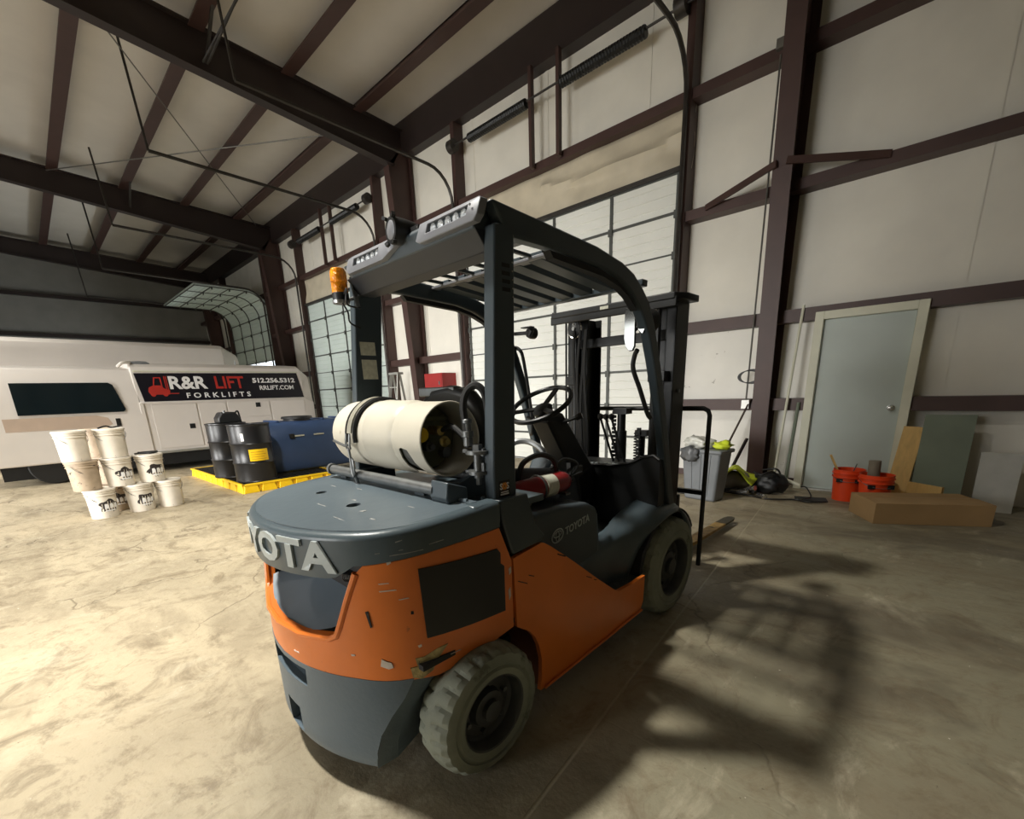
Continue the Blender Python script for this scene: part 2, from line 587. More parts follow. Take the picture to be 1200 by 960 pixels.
# ================================================================== BUILDING
YW = 6.97          # inner face of the wall sheeting
YG = 6.76          # inner face of the girts
XR, XL = 8.5, -27.0
YB = -8.0
EAVE = 6.80
SL = 0.05
DOORS = [(-7.64, -3.08), (-15.29, -10.72), (-22.95, -18.35)]
DTOP = 4.2
COLX = [-1.75, -9.4, -17.05, -24.7, 5.9]
def roofz(y):
    return EAVE + 0.2 + (YW - y) * SL if y > -2.5 else EAVE + 0.2 + (YW + 2.5) * SL - (-2.5 - y) * SL

struct(MB().box((XL, YB, -0.2), (XR, YW + 0.3, 0.0)).build('floor', M_floor, flat=True), 'worn stained concrete floor with sawn joints', 'floor')
MB().box((-60, YW + 0.3, -0.25), (30, 60, -0.02)).build('ground_outside', M_asphalt, flat=True)
struct(bpy.data.objects['ground_outside'], 'pale paved ground outside the raised door', 'ground')

# wall sheeting, with the three roller-door openings and the walk-door opening
WD = (-1.19, -0.35, 2.06)
mb = MB()
edges = sorted([XL, XR] + [e for d in DOORS for e in d] + [WD[0], WD[1]])
for a, b in zip(edges[:-1], edges[1:]):
    top = 0.0
    for d in DOORS:
        if a >= d[0] - 1e-6 and b <= d[1] + 1e-6:
            top = DTOP
    if abs(a - WD[0]) < 1e-6:
        top = WD[2]
    mb.box((a, YW, top), (b, YW + 0.12, 7.1))
struct(mb.build('wall_back', M_insul, flat=True), 'white insulation faced back wall between brown steel girts', 'wall')
struct(MB().box((XL - 0.15, YB, 0), (XL, YW + 0.12, 7.6)).build('wall_left', mat('shade_toned_end_wall_sheet', rgb(132, 130, 124), .6, 0, .08, 2), flat=True), 'dim far end wall of the shed', 'wall')  # darker sheet colour stands in for the lack of light at this end
struct(MB().box((XR, YB, 0), (XR + 0.15, YW + 0.12, 7.6)).build('wall_right', M_insul, flat=True), 'plain end wall behind the camera', 'wall')
mb = MB()
for a, b, t in ((XL, -15.2, 0), (-15.2, -10.6, 3.3), (-10.6, -7.5, 0), (-7.5, -2.9, 3.3), (-2.9, XR, 0)):
    mb.box((a, YB - 0.15, t), (b, YB, 7.4))
struct(mb.build('wall_front', M_insul, flat=True), 'opposite side wall with two raised door openings', 'wall')

# roof sheeting
mb = MB()
for (ya, yb) in ((YW + 0.2, -2.5), (-2.5, YB - 0.2)):
    za, zb = roofz(ya), roofz(yb)
    mb.hexa([(XL - .2, ya, za), (XR + .2, ya, za), (XR + .2, yb, zb), (XL - .2, yb, zb)],
            [(XL - .2, ya, za + .1), (XR + .2, ya, za + .1), (XR + .2, yb, zb + .1), (XL - .2, yb, zb + .1)])
struct(mb.build('ceiling', M_roof, flat=True), 'sagging white insulation under the roof sheets', 'ceiling')

# vertical laps in the wall insulation, slightly proud
for i, x in enumerate([-0.05 - 1.83 * k for k in range(14)] + [1.78, 3.6, 5.4]):
    if any(d[0] < x < d[1] for d in DOORS):
        z0 = 4.95
    elif WD[0] - .1 < x < WD[1] + .1:
        z0 = 2.3
    else:
        z0 = 0.02
    struct(MB().box((x - .03, YW - .008, z0), (x + .03, YW, 6.9)).build('insulation_lap', M_insul, flat=True))

# eave strut, purlins, rafters, columns: each a member of its own
struct(MB().box((XL, YG, 6.36), (XR, YG + .03, 6.98)).box((XL, YG + .03, 6.36), (XR, YW - .001, 6.40)).build('eave_strut', M_brownd, flat=True), 'deep dark brown eave strut along the top of the back wall', 'beam')
ordn = ['nearest the back wall', 'second from the back wall', 'third from the back wall', 'fourth from the back wall', 'fifth from the back wall', 'sixth from the back wall', 'seventh from the back wall']
for k, y in enumerate([5.86, 4.5, 3.14, 1.78, 0.42, -0.95, -2.3, -4.2, -6.0, -7.7]):
    zt = roofz(y)
    mb = MB()
    mb.box((XL, y - .012, zt - .225), (XR, y + .012, zt - .005)).box((XL, y - .17, zt - .23), (XR, y + .04, zt - .20)).box((XL, y - .012, zt - .03), (XR, y + .09, zt - .008))
    o = struct(mb.build('purlin', M_brown, flat=True))
    if k < 7:
        o['label'] = 'brown steel roof purlin, ' + ordn[k]
        o['category'] = 'beam'
def ibeam(mb, path_in, path_out, x, wf=0.2, tf=0.02, tw=0.014):
    """tapered I section in the plane x: inner and outer edge polylines in (y,z)"""
    n = len(path_in)
    poly = list(path_in) + list(path_out)[::-1]
    mb.prism(poly, lambda u, v, t: (x + t, u, v), -tw / 2, tw / 2)
    for pth in (path_in, path_out):
        for a, b in zip(pth[:-1], pth[1:]):
            mb.bar((x, a[0], a[1]), (x, b[0], b[1]), wf, tf, up=(0, (b[1] - a[1]), -(b[0] - a[0])))
def rafter_bot(y):
    # slopes more than the roof near the column
    t = (6.3 - y)
    return 6.16 + 0.087 * min(t, 5) if t > 0 else 6.16
for i, x in enumerate(COLX):
    nm = ['nearest, beside the walk door', 'second, beside the red cabinet', 'third, beyond the second roller door', 'far, at the dark end', 'right of the walk door'][i]
    mb = MB()
    ibeam(mb, [(6.70, 0.0), (6.34, 6.05)], [(6.93, 0.0), (6.93, 6.7)], x)
    struct(mb.build('steel_column', M_brown, flat=True), 'brown tapered steel column, ' + nm, 'column')
    mb = MB()
    ibeam(mb, [(6.5, 6.10), (1.5, 6.53), (-2.5, 6.86)], [(6.93, 6.78), (1.5, 7.06), (-2.5, 7.26)], x)
    ibeam(mb, [(-2.5, 6.86), (-7.6, 6.4)], [(-2.5, 7.26), (-7.9, 6.98)], x)
    o = struct(mb.build('rafter', M_brownd if i else M_brown, flat=True), 'brown steel roof rafter over the ' + ['nearest', 'second', 'third', 'far', 'rightmost'][i] + ' column', 'beam')
    struct(MB().box((x - .1, YB, 0), (x + .1, YB + .3, 6.8)).build('steel_column', M_brownd, flat=True))
# girts
def girt(x0, x1, z0, z1, lab=None, m=None):
    mb = MB()
    mb.box((x0, YG, z0), (x1, YW - .001, z1))
    return struct(mb.build('girt', m or M_brown, flat=True), lab, 'beam' if lab else None)
spans = [(-3.0, -1.24, 'left of the walk door'), (-0.32, XR, 'right of the walk door'), (-10.66, -7.7, 'between the first and second roller doors'), (-18.3, -15.34, 'between the second and third roller doors'), (XL, -23.0, 'beyond the third roller door')]
for (a, b, s) in spans:
    girt(a, b, 1.00, 1.15, 'low brown wall girt ' + s)
    if a == -3.0:
        girt(-3.0, XR, 2.07, 2.22, 'brown wall girt running over the walk door')
    elif s.startswith('right'):
        pass
    else:
        girt(a, b, 2.07, 2.22, 'middle brown wall girt ' + s)
for (a, b, s) in [(-3.0, XR, 'over the walk door'), (-10.66, -7.7, 'between the first and second roller doors'), (-18.3, -15.34, 'between the second and third roller doors'), (XL, -23.0, 'beyond the third roller door')]:
    girt(a, b, 3.53, 3.65, 'upper brown wall girt ' + s)
girt(XL, XR, 4.93, 5.05, 'long brown girt above all the roller doors')
for z in (1.1, 2.6, 4.1, 5.6):
    struct(MB().box((XL, YB, z), (XL + .2, YW, z + .12)).build('girt', M_brownd, flat=True), None)
# flange braces from the near column to the girt
for sx, s in ((-1, 'left'), (1, 'right')):
    struct(MB().bar((-1.75 + sx * .05, 6.42, 3.75), (-1.75 + sx * .95, YG - .01, 3.62), .03, .07).build('flange_brace', M_brown, flat=True), 'slanting brown brace on the ' + s + ' of the nearest column', 'brace')
for i, x in enumerate((-9.4, -17.05)):
    for y in (3.14, 0.42):
        for s in (-1, 1):
            struct(MB().bar((x + s * .02, y, 6.45 + .09 * (6.3 - y) / 1.2 * .4), (x + s * .7, y, roofz(y) - .2), .04, .04).build('flange_brace', M_pipe, flat=True))
# rod cross bracing under the roof in the second bay
for (a, b) in (((-9.5, 6.3, 6.75), (-16.9, 1.6, 6.95)), ((-9.5, 1.6, 6.95), (-16.9, 6.3, 6.75))):
    struct(MB().cyl(a, b, .012, n=6).build('bracing_rod', M_galv))
# hanging conduit drops / rods at the rafters
for (x, y) in ((-7.9, 3.3), (-8.1, 3.32)):
    struct(MB().cyl((x, y, 6.9), (-9.3, 3.1 + (x + 8) * .3, 6.5), .02, n=6).build('flange_brace', M_pipe))

# -------- roller doors (sectional)
def door_leaf(root, x0, x1, path, m, sec=.525, stiles=(), ribs=4):
    """path: function of arc length -> (y,z,ty,tz) (tangent going up the door)"""
    nsec = 8
    def at(sv, x, off):
        y, z, ty, tz = path(sv)
        # inward normal (towards the room)
        ny, nz = -tz, ty
        return (x, y + ny * off, z + nz * off)
    for k in range(nsec):
        mb = MB()
        s0 = k * sec
        s1 = (k + 1) * sec
        prof = [(s0, .0)]
        for r in range(1, ribs):
            c = s0 + (s1 - s0) * r / ribs
            prof += [(c - .012, 0), (c - .004, -.012), (c + .004, -.012), (c + .012, 0)]
        prof += [(s1, 0)]
        vs, fs = [], []
        for (sv, off) in prof:
            vs += [at(sv, x0 + .01, off), at(sv, x1 - .01, off), at(sv, x0 + .01, -.045), at(sv, x1 - .01, -.045)]
        for j in range(len(prof) - 1):
            a = j * 4
            b = a + 4
            fs += [(a, a + 1, b + 1, b), (a + 2, b + 2, b + 3, a + 3), (a, b, b + 2, a + 2), (a + 1, a + 3, b + 3, b + 1)]
        e = (len(prof) - 1) * 4
        fs += [(0, 2, 3, 1), (e, e + 1, e + 3, e + 2)]
        mb.add(vs, fs)
        pn = mb.build('door_panel', m, root, flat=True)
        # lower rail of each section and the stiles crossing it
        rb = MB()
        for sv in (s0 + .02,) + ((s1 - .02,) if k == nsec - 1 else ()):
            p, q = Vector(at(sv, x0 + .02, .012)), Vector(at(sv, x1 - .02, .012))
            rb.bar(p, q, .018, .035 if k % 2 else .02)
        rb.build('section_rail', M_doorrib, pn, flat=True)
        for sx in stiles:
            sb = MB()
            pts = [at(s0 + (s1 - s0) * t / 4, sx, .008) for t in range(5)]
            for p, q in zip(pts[:-1], pts[1:]):
                sb.bar(p, q, .05, .02, up=(0, 1, .01))
            sb.build('door_stile', M_doorrib, pn, flat=True)
            hb = MB()
            c = Vector(at(s0 + .0, sx, .03))
            hb.box(c - Vector((.035, .015, .05)), c + Vector((.035, .015, .05)))
            hb.build('hinge', M_doorrib, pn, flat=True)
def closed_path(sv):
    return (YG + .1, sv + .01, 0, 1)
def open_path(z0, ztr, R=.75):
    def f(sv):
        y0 = YG + .1
        z = z0 + sv
        zc = ztr - R
        if z <= zc:
            return (y0, z, 0, 1)
        a = (z - zc) / R
        if a < PI / 2:
            return (y0 - R + R * math.cos(a), zc + R * math.sin(a), -math.sin(a), math.cos(a))
        return (y0 - R - (a - PI / 2) * R, ztr, -1, 0)
    return f
labs = ['closed white sectional roller door behind the lift truck mast', 'closed white roller door behind the blue tank, cool daylight put into its colour', 'half raised roller door curving under the roof above the van']
for i, (x0, x1) in enumerate(DOORS):
    d = bpy.data.objects.new('door_%d' % (i + 1), None)
    COL.objects.link(d)
    struct(d, labs[i], 'door')
    L_ = x1 - x0
    st = [x0 + .06, x0 + L_ * .265, x0 + L_ * .51, x0 + L_ * .755, x1 - .06]
    door_leaf(d, x0, x1, closed_path if i < 2 else open_path(2.78, 5.05), M_doorpan if i == 0 else M_doorpan2, stiles=st)
    # jambs, tracks
    for sx, xx in ((-1, x0), (1, x1)):
        struct(MB().box((xx + (sx * .0 if sx > 0 else -.1), YG - .03, 0), (xx + (.1 if sx > 0 else 0), YW, 6.36)).build('door_jamb', M_brown, flat=True), None)
        R = .55
        zt = 5.5 if i < 2 else 5.1
        pts = [(xx + sx * .06, YG - .1, 0.0), (xx + sx * .06, YG - .1, zt - R)]
        pts += [(xx + sx * .06, YG - .1 - R + R * math.cos(a * PI / 12), zt - R + R * math.sin(a * PI / 12)) for a in range(1, 7)]
        pts += [(xx + sx * .06, 2.4 if i else 2.9, zt + .06)]
        struct(MB().tube(pts, .03, 6).build('door_track', M_pipe), None)
        # hanger at the end of the horizontal track
        e = pts[-1]
        struct(MB().cyl(e, (e[0], e[1] - .1, roofz(e[1]) - .1), .02, n=6).build('track_hanger', M_pipe))
    # torsion shaft, springs, bearing posts
    if i < 2:
        xc = (x0 + x1) / 2
        o = thing('torsion_spring_assembly', ['torsion shaft with two dark springs above the closed white roller door', 'torsion shaft with two dark springs above the second roller door'][i], 'spring', (xc, YG - .12, 5.9))
        MB().cyl((-L_ / 2 - .1, 0, 0), (L_ / 2 + .1, 0, 0), .016, n=8).build('shaft', M_pipe, o)
        for s in (-1, 1):
            mb = MB()
            a, b = s * .35, s * 1.75
            pr = []
            nn = 60
            for q in range(nn + 1):
                pr.append((min(a, b) + abs(b - a) * q / nn, 0.078 if q % 2 else .068))
            mb.lathe((0, 0, -.03), (1, 0, 0), pr, 10)
            mb.build('spring', M_blacksteel, o)
            MB().cyl((s * (L_ / 2 - .12), 0, 0), (s * (L_ / 2 + .02), 0, 0), .11, n=16).build('cable_drum', M_pipe, o)
            MB().box((s * .28 - .03, .0, -.95), (s * .28 + .03, .08, .45)).build('bearing_post', M_brown, o, flat=True)
# girt-height draped insulation over door 1 and 2
for i, (x0, x1) in enumerate(DOORS[:2]):
    mb = MB()
    nx, nz = 70, 14
    vs, fs = [], []
    for a in range(nx + 1):
        for b in range(nz + 1):
            t = a / nx
            v = b / nz
            x = x0 - .1 + (x1 - x0 + .2) * t
            sag = .10 * (1 - v) * abs(math.sin(t * 9.0 + 1.2)) + .05 * math.sin(t * 34 + 5 * v) * (1 - v) + .05 * math.sin((t * 7 + v * 2.3) * 3)
            fold = .06 * math.exp(-((v - .55 - .5 * (t - .75) ** 2 * 4) / .07) ** 2) if t > .45 else 0
            y = YW - .05 - .35 * max(0, sag) - fold
            z = 4.17 + .76 * v + .02 * math.sin(t * 20) * (1 - v)
            vs.append((x, min(y, YW - .02), z))
    for a in range(nx):
        for b in range(nz):
            k = a * (nz + 1) + b
            fs.append((k, k + nz + 1, k + nz + 2, k + 1))
    mb.add(vs, fs)
    o = mb.build('draped_insulation', mat('dusty_insulation', rgb(196, 186, 164), 0.55, 0, 0.10, 3, 0.3, 5, col2=rgb(120, 98, 70), amt=0.0, ascale=7))
    sm = o.modifiers.new('solid', 'SOLIDIFY')
    sm.thickness = .01
    struct(o, ['loose wrinkled insulation sheet hanging above the white roller door', 'loose insulation sheet hanging above the second roller door'][i], 'insulation')
    struct(MB().box((x0, YG + .02, 4.19), (x1, YW, 4.24)).build('door_header', M_pipe, flat=True))

# -------- walk door
d = bpy.data.objects.new('door_4', None)
COL.objects.link(d)
struct(d, 'pale grey green walk door in a cream frame', 'door')
y0 = YG - .04
mb = MB()
mb.box((WD[0] - .09, y0, 0), (WD[0], YW, WD[2] + .09)).box((WD[1], y0, 0), (WD[1] + .09, YW, WD[2] + .09)).box((WD[0], y0, WD[2]), (WD[1], YW, WD[2] + .09))
mb.build('door_frame', M_cream, d, .004)
MB().box((WD[0] + .004, y0 + .06, .02), (WD[1] - .004, y0 + .105, WD[2] - .004)).build('door_leaf', M_slab, d, .002)
MB().box((WD[0], y0 + .02, 0), (WD[1], YW, .018)).build('threshold', M_alu, d)
k = MB().lathe((WD[1] - .08, y0 + .06, 1.03), (0, -1, 0), [(0, .036), (.008, .036), (.012, .014), (.035, .014), (.042, .028), (.06, .030), (.072, .02), (.075, 0)], 20).build('door_knob', M_chrome, d)

# baseboard: exposed concrete curb edge under the sheeting
struct(MB().box((-3.0, YW - .03, 0), (WD[0] - .1, YW, .09)).build('baseboard_back', M_brown, flat=True), 'brown base angle under the back wall', 'baseboard')

for (za, zb) in ((.09, 1.0), (1.15, 2.07)):
    struct(MB().box((-2.95, YW - .012, za), (-1.24, YW, zb)).build('wall_lining', M_insul_low, flat=True), 'scuffed dirty white lining low on the wall left of the nearest column', 'lining')
# small wall things -------------------------------------------------
# stiles of outlet + conduit
o = thing('conduit_with_outlet', 'thin grey conduit dropping to a square outlet box left of the nearest column', 'conduit', (-1.96, YG - .03, 0))
MB().box((-.05, -.03, 1.02), (.05, .03, 1.14)).build('outlet_box', M_alu, o, .004)
MB().cyl((0, 0, 1.14), (0.0, 0, 4.95), .011, n=8).build('conduit', M_galv, o)
MB().box((-.05, -.03, 5.0), (.05, .03, 5.1)).build('junction_box', M_galv, o)
mb = MB()
for q in range(4):
    mb.tube([( .02 * q - .02 + (.13 + .006 * q) * math.cos(a * PI / 12), -.05 - .01 * q, 1.42 + (.075 + .005 * q) * math.sin(a * PI / 12) + .02) for a in range(24)], .006, 5, True)
tag(mb.build('coiled_cable', M_cable), 'dark cable coil hung on the thin conduit', 'cable')
bpy.data.objects['coiled_cable'].location = (-1.93, YG - .02, 0)
# pale tubes leaning right of the column
for j, (xa, xb, zt, r, m_, lab) in enumerate([(-1.52, -1.42, 2.25, .016, M_cream, 'tall white plastic pipe leaning right of the nearest column'),
                                 (-1.38, -1.34, 1.1, .02, M_sheet, 'short green grey tube leaning beside the walk door frame')]):
    tag(MB().cyl((xa + .02, YG - .12, 0.0), (xb, YG - .015, zt), r, n=10).build('plastic_pipe', m_), lab, 'pipe')
# leaning pole and angle bar left of column
tag(MB().cyl((-2.26, 6.42, 0.0), (-1.90, YG - .03, 1.15), .014, n=8).build('broom_handle', mat('dark_wood', rgb(58, 44, 34), .6)), 'dark thin pole leaning between grey bin and column', 'pole')
tag(MB().bar((-2.06, 6.45, 0.0), (-1.90, YG - .02, .62), .03, .03).build('angle_bar', M_brownd), 'short dark bar leaning low on the nearest column', 'bar')
# sheets right of the walk door
for j, (x, wd, hh, m_, lab) in enumerate([(.08, .40, .98, M_sheet, 'green grey sheet leaning right of the walk door'), (.52, .3, .6, M_alu, 'dull metal sheet leaning further right of the walk door')]):
    M = Matrix.Translation((x, YG - .25 + .05 * j, 0)) @ Matrix.Rotation(-.18, 4, 'X')
    tag(MB().box((-wd / 2, 0, 0), (wd / 2, .02, hh), M).build('leaning_sheet', m_), lab, 'sheet')
# red cabinet between first and second doors
o = thing('red_cabinet', 'small red metal wall cabinet beyond the propane tank', 'cabinet', (-8.62, YG - .1, 1.35))
MB().box((-.33, -.1, 0), (.33, .31, .46)).build('body', M_redbox, o, .006)
MB().box((-.31, -.112, .02), (.31, -.1, .44)).build('door', M_redbox, o, .004)
MB().box((.22, -.125, .2), (.26, -.112, .28)).build('latch', M_steel, o)
# ladder by second column
o = thing('stepladder', 'aluminium stepladder beside the second steel column', 'ladder', (-9.85, 6.3, 0))
for s in (-1, 1):
    MB().bar((s * .24, -.25, 0), (s * .15, .05, 1.85), .03, .07).build('front_rail', M_alu, o)
    MB().bar((s * .24, .3, 0), (s * .15, .09, 1.85), .025, .05).build('rear_rail', M_alu, o)
for q in range(5):
    t = (q + 1) / 6
    MB().box((-.24 + .09 * t, -.25 + .3 * t - .02, 1.85 * t - .015), (.24 - .09 * t, -.25 + .3 * t + .07, 1.85 * t + .015)).build('step', M_alu, o)
MB().box((-.2, .0, 1.84), (.2, .16, 1.89)).build('top_cap', M_alu, o)
# bay lamps in the roof, outside the picture
for j, (lx, ly, lz, lp) in enumerate(LAMPS):
    o = thing('bay_lamp', ['round bay lamp above and behind the lift truck', 'round bay lamp over the middle of the shed', 'round bay lamp over the van'][j], 'lamp', (lx, ly, lz))
    MB().lathe((0, 0, -.06), (0, 0, 1), [(0, .24), (.02, .26), (.06, .24), (.14, .12), (.22, .1), (.22, 0)], 28).build('housing', M_black, o)
    MB().lathe((0, 0, -.075), (0, 0, 1), [(0, 0), (0, .22), (.012, .22)], 28).build('diffuser', M_lampe, o)
    MB().cyl((0, 0, .14), (0, 0, roofz(ly) - lz), .012, n=8).build('hanger', M_galv, o)
#@@PART2
# ================================================================== LIFT TRUCK
FO = Vector((-1.61, .787, 0))
FRZ = math.radians(-1.0)
FL = thing('forklift', 'orange and slate grey counterbalance lift truck standing in front of the roller door', 'forklift', FO, FRZ)
HALF = [(0, -.325), (.1, -.318), (.2, -.298), (.3, -.262), (.4, -.208), (.46, -.155), (.5, -.09), (.525, 0), (.54, .15), (.54, .33)]
_d = spline([Vector((a, b, 0)) for a, b in HALF], 12)
_s = [0.0]
for a, b in zip(_d[:-1], _d[1:]):
    _s.append(_s[-1] + (b - a).length)
S0 = 1.0027
def plan(s):
    q = s - S0
    sg = 1 if q >= 0 else -1
    q = min(abs(q), _s[-1] + .2)
    if q >= _s[-1]:
        return Vector((sg * .54, .33 + q - _s[-1], 0)), Vector((sg, 0, 0))
    i = 0
    lo, hi = 0, len(_s) - 1
    while hi - lo > 1:
        m = (lo + hi) // 2
        if _s[m] <= q:
            lo = m
        else:
            hi = m
    a, b = _d[lo], _d[hi]
    t = (q - _s[lo]) / max(_s[hi] - _s[lo], 1e-9)
    p = a.lerp(b, t)
    def tan(i):
        return (_d[min(i + 1, len(_d) - 1)] - _d[max(i - 1, 0)]).normalized()
    d = tan(lo).lerp(tan(hi), t)
    n = Vector((d.y, -d.x, 0)).normalized()
    if lo == 0 and t == 0:
        n = Vector((0, -1, 0))
    p = Vector((sg * p.x, p.y, 0))
    return p, Vector((sg * n.x, n.y, 0))
def ztop(y):
    return .975 + .06 * y
def shell(extra=0.0, top=None):
    def f(s, z, off):
        p, n = plan(s)
        o = off + extra
        if top:
            zt = ztop(p.y)
            k = (z - (zt - .035)) / .035
            if k > 0:
                o -= .035 * (1 - math.sqrt(max(0, 1 - min(k, 1) ** 2)))
        if z < .16:
            k = (.16 - z) / .06
            o -= .03 * (1 - math.sqrt(max(0, 1 - min(k, 1) ** 2)))
        return (p.x + n.x * o, p.y + n.y * o, z)
    return f
def mirror_poly(right):
    """right half boundary listed from the centre line out and back to it"""
    return right + [(2 * S0 - a, b) for a, b in right[::-1] if abs(a - S0) > 1e-6]
# -- counterweight casting
right = [(S0, .462), (1.40, .468), (1.575, .46), (1.54, .395), (1.492, .329), (1.448, .253), (1.425, .18), (1.418, .112), (1.267, .102), (S0, .10)]
h1 = [(S0 - .152, .445), (S0 + .152, .445), (S0 + .145, .375), (S0 - .145, .375)]
h2 = [(S0 - .055, .25), (S0 + .055, .25), (S0 + .055, .14), (S0 - .055, .14)]
mb = MB()
patch(mb, mirror_poly(right), shell(), .06, holes=(h1, h2), d=.035)
cw = mb.build('counterweight', M_cw, FL)
for sg in (-1, 1):
    mb = MB()
    edge = [(1.575, .46), (1.54, .395), (1.492, .329), (1.448, .253), (1.425, .18), (1.418, .112)]
    vs, fs = [], []
    for (s, z) in edge:
        p, n = plan(s)
        vs += [(sg * (p.x - .004), p.y + .002, z), (sg * (p.x + .012), p.y + .075, z + .01), (sg * (p.x - .03), p.y + .19, z + .01)]
    for i in range(len(edge) - 1):
        for j in range(2):
            k = i * 3 + j
            fs.append((k, k + 1, k + 4, k + 3))
    mb.add(vs, fs)
    mb.build('arch_lining', M_cw, FL)
# tow recess lining
mb = MB()
mb.add([(-.15, -.30, .372), (.15, -.30, .372), (.12, -.18, .41), (-.12, -.18, .41)], [(0, 1, 2, 3)])
mb.box((-.03, -.27, .36), (.03, -.2, .44))
mb.build('tow_shelf', M_cw, cw)
MB().cyl((0, -.27, .12), (0, -.27, .50), .014, n=10).build('tow_pin', M_steel, cw)
MB().box((-.36, -.15, .14), (.36, .0, .6)).box((-.34, -.1, .16), (.34, .5, .72)).build('casting_core', M_dark, FL, flat=True)
# -- orange rear wrap
right = [(S0, .452), (1.40, .458), (1.573, .455), (1.66, .442), (1.78, .452), (1.90, .468), (2.005, .482), (2.005, .752), (1.985, .80), (1.948, .890), (1.727, .881), (1.534, .868), (1.455, .860), (1.432, .838), (1.387, .745), (1.34, .635), (1.325, .612), (1.15, .590), (S0, .586)]
mb = MB()
patch(mb, mirror_poly(right), shell(-.002), .03, d=.035)
ow = mb.build('rear_wrap_panel', M_orange_scuff, FL)
# rolled lip round the opening
mb = MB()
f = shell(.002)
lp = [(S0 + .002, .584), (1.15, .588), (1.30, .604), (1.328, .618), (1.345, .65), (1.387, .748), (1.43, .842)]
lp = [(2 * S0 - a, b) for a, b in lp[::-1]] + lp[1:]
mb.tube([f(a, b - .006, -.006) for a, b in lp], .011, 8)
mb.build('opening_lip', M_orange, ow)
# black vinyl panels each side
for sg in (1, -1):
    q = [(1.62, .832), (1.93, .818), (1.945, .80), (1.945, .76), (1.962, .745), (1.960, .569), (1.63, .592)]
    if sg < 0:
        q = [(2 * S0 - a, b) for a, b in q]
    patch(MB(), q, shell(.002), .004, d=.05)
    mb = MB()
    patch(mb, q, shell(.003), .005, d=.05)
    mb.build('black_panel', M_vinyl, ow)
# dents, chips and scratches in the orange
mb = MB()
patch(mb, [(1.572, .464), (1.60, .452), (1.64, .470), (1.655, .50), (1.70, .545), (1.66, .542), (1.615, .528), (1.585, .53), (1.59, .50), (1.567, .50)], shell(.001), .003, d=.02)
mb.build('torn_paint_patch', M_chip, ow)
mb = MB()
patch(mb, [(1.475, .52), (1.50, .508), (1.515, .512), (1.51, .53), (1.495, .536), (1.48, .545)], shell(.001), .003, d=.02)
mb.build('bare_scrape', M_scratch, ow)
for (a, b, l, h) in [(1.50, .775, .05, .004), (1.555, .742, .03, .003), (1.53, .86, .012, .02), (1.50, .80, .03, .003), (1.38, .55, .012, .007), (1.70, .50, .05, .003), (1.985, .60, .008, .05), (1.99, .70, .01, .03), (1.60, .565, .01, .01), (1.10, .50, .03, .004)]:
    mb = MB()
    patch(mb, [(a, b), (a + l, b + h * .3), (a + l * .9, b + h), (a - .003, b + h * .8)], shell(.0005), .003, d=.03)
    mb.build('bare_scrape', M_scratch, ow)
mb = MB()
patch(mb, [(1.447, .71), (1.456, .712), (1.463, .66), (1.458, .655)], shell(.001), .003, d=.03)
mb.build('dark_gouge', M_dark, ow)
mb = MB()
patch(mb, [(1.585, .688), (1.594, .687), (1.594, .697), (1.586, .698)], shell(.002), .003, d=.03)
mb.build('dark_gouge', M_dark, ow)
# -- hood band and top
def y_of(s):
    return plan(s)[0].y
right = [(S0, .806), (1.257, .814), (1.33, .816), (1.365, .822), (1.40, .842), (1.43, .862), (1.534, .872), (1.727, .886), (1.945, .896)]
tops = [(1.945 - .04 * i, 0) for i in range(0, 24)] + [(S0, 0)]
right = right + [(a, ztop(y_of(a)) - .022) for a, _ in tops]
mb = MB()
patch(mb, mirror_poly(right), shell(.006), .03, d=.028)
hood = mb.build('rear_hood', M_slate, FL)
vs, fs = [], []
NS, NR = 96, 7
for i in range(NS + 1):
    s = 2 * S0 - 1.945 + 2 * (1.945 - S0) * i / NS
    p, nn = plan(s)
    zt = ztop(p.y)
    for j in range(NR + 1):
        a = j / NR * PI / 2
        o = .006 - .026 * (1 - math.cos(a))
        vs.append((p.x + nn.x * o, p.y + nn.y * o, zt - .022 + .022 * math.sin(a) + (.0 if j < NR else 0)))
    vs.append((p.x - nn.x * .035, p.y - nn.y * .035, zt + .001))
for i in range(NS):
    for j in range(NR + 1):
        k = i * (NR + 2) + j
        fs.append((k, k + 1, k + NR + 3, k + NR + 2))
MB().add(vs, fs).build('rolled_edge', M_slate, hood, smooth=60)
# top plate with two round holes, to the ridge at y=.19
ring = []
n_ = 40
smax = S0 + [s for s, p in zip(_s, _d) if p.y <= .19][-1]
for i in range(n_ + 1):
    s = (2 * S0 - smax) + (2 * smax - 2 * S0) * i / n_
    p, nn = plan(s)
    ring.append((p.x - nn.x * .02, p.y - nn.y * .02))
def circ(cx, cy, r, n=14):
    return [(cx + r * math.cos(2 * PI * i / n), cy + r * math.sin(2 * PI * i / n)) for i in range(n)]
def topmap(u, v, off):
    return (u, v, ztop(v) + .004 * (1 - (u / .5) ** 2) + off)
mb = MB()
patch(mb, ring, topmap, .02, holes=(circ(-.19, -.03, .022), circ(.125, -.05, .026)), d=.05)
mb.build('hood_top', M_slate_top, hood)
mb = MB()
for (cx, cy, r) in ((-.19, -.03, .022), (.125, -.05, .026)):
    mb.lathe((cx, cy, .905), (0, 0, 1), [(0, 0), (0, r + .002), (.055, r + .002)], 14)
mb.build('hole_cup', M_dark, hood)
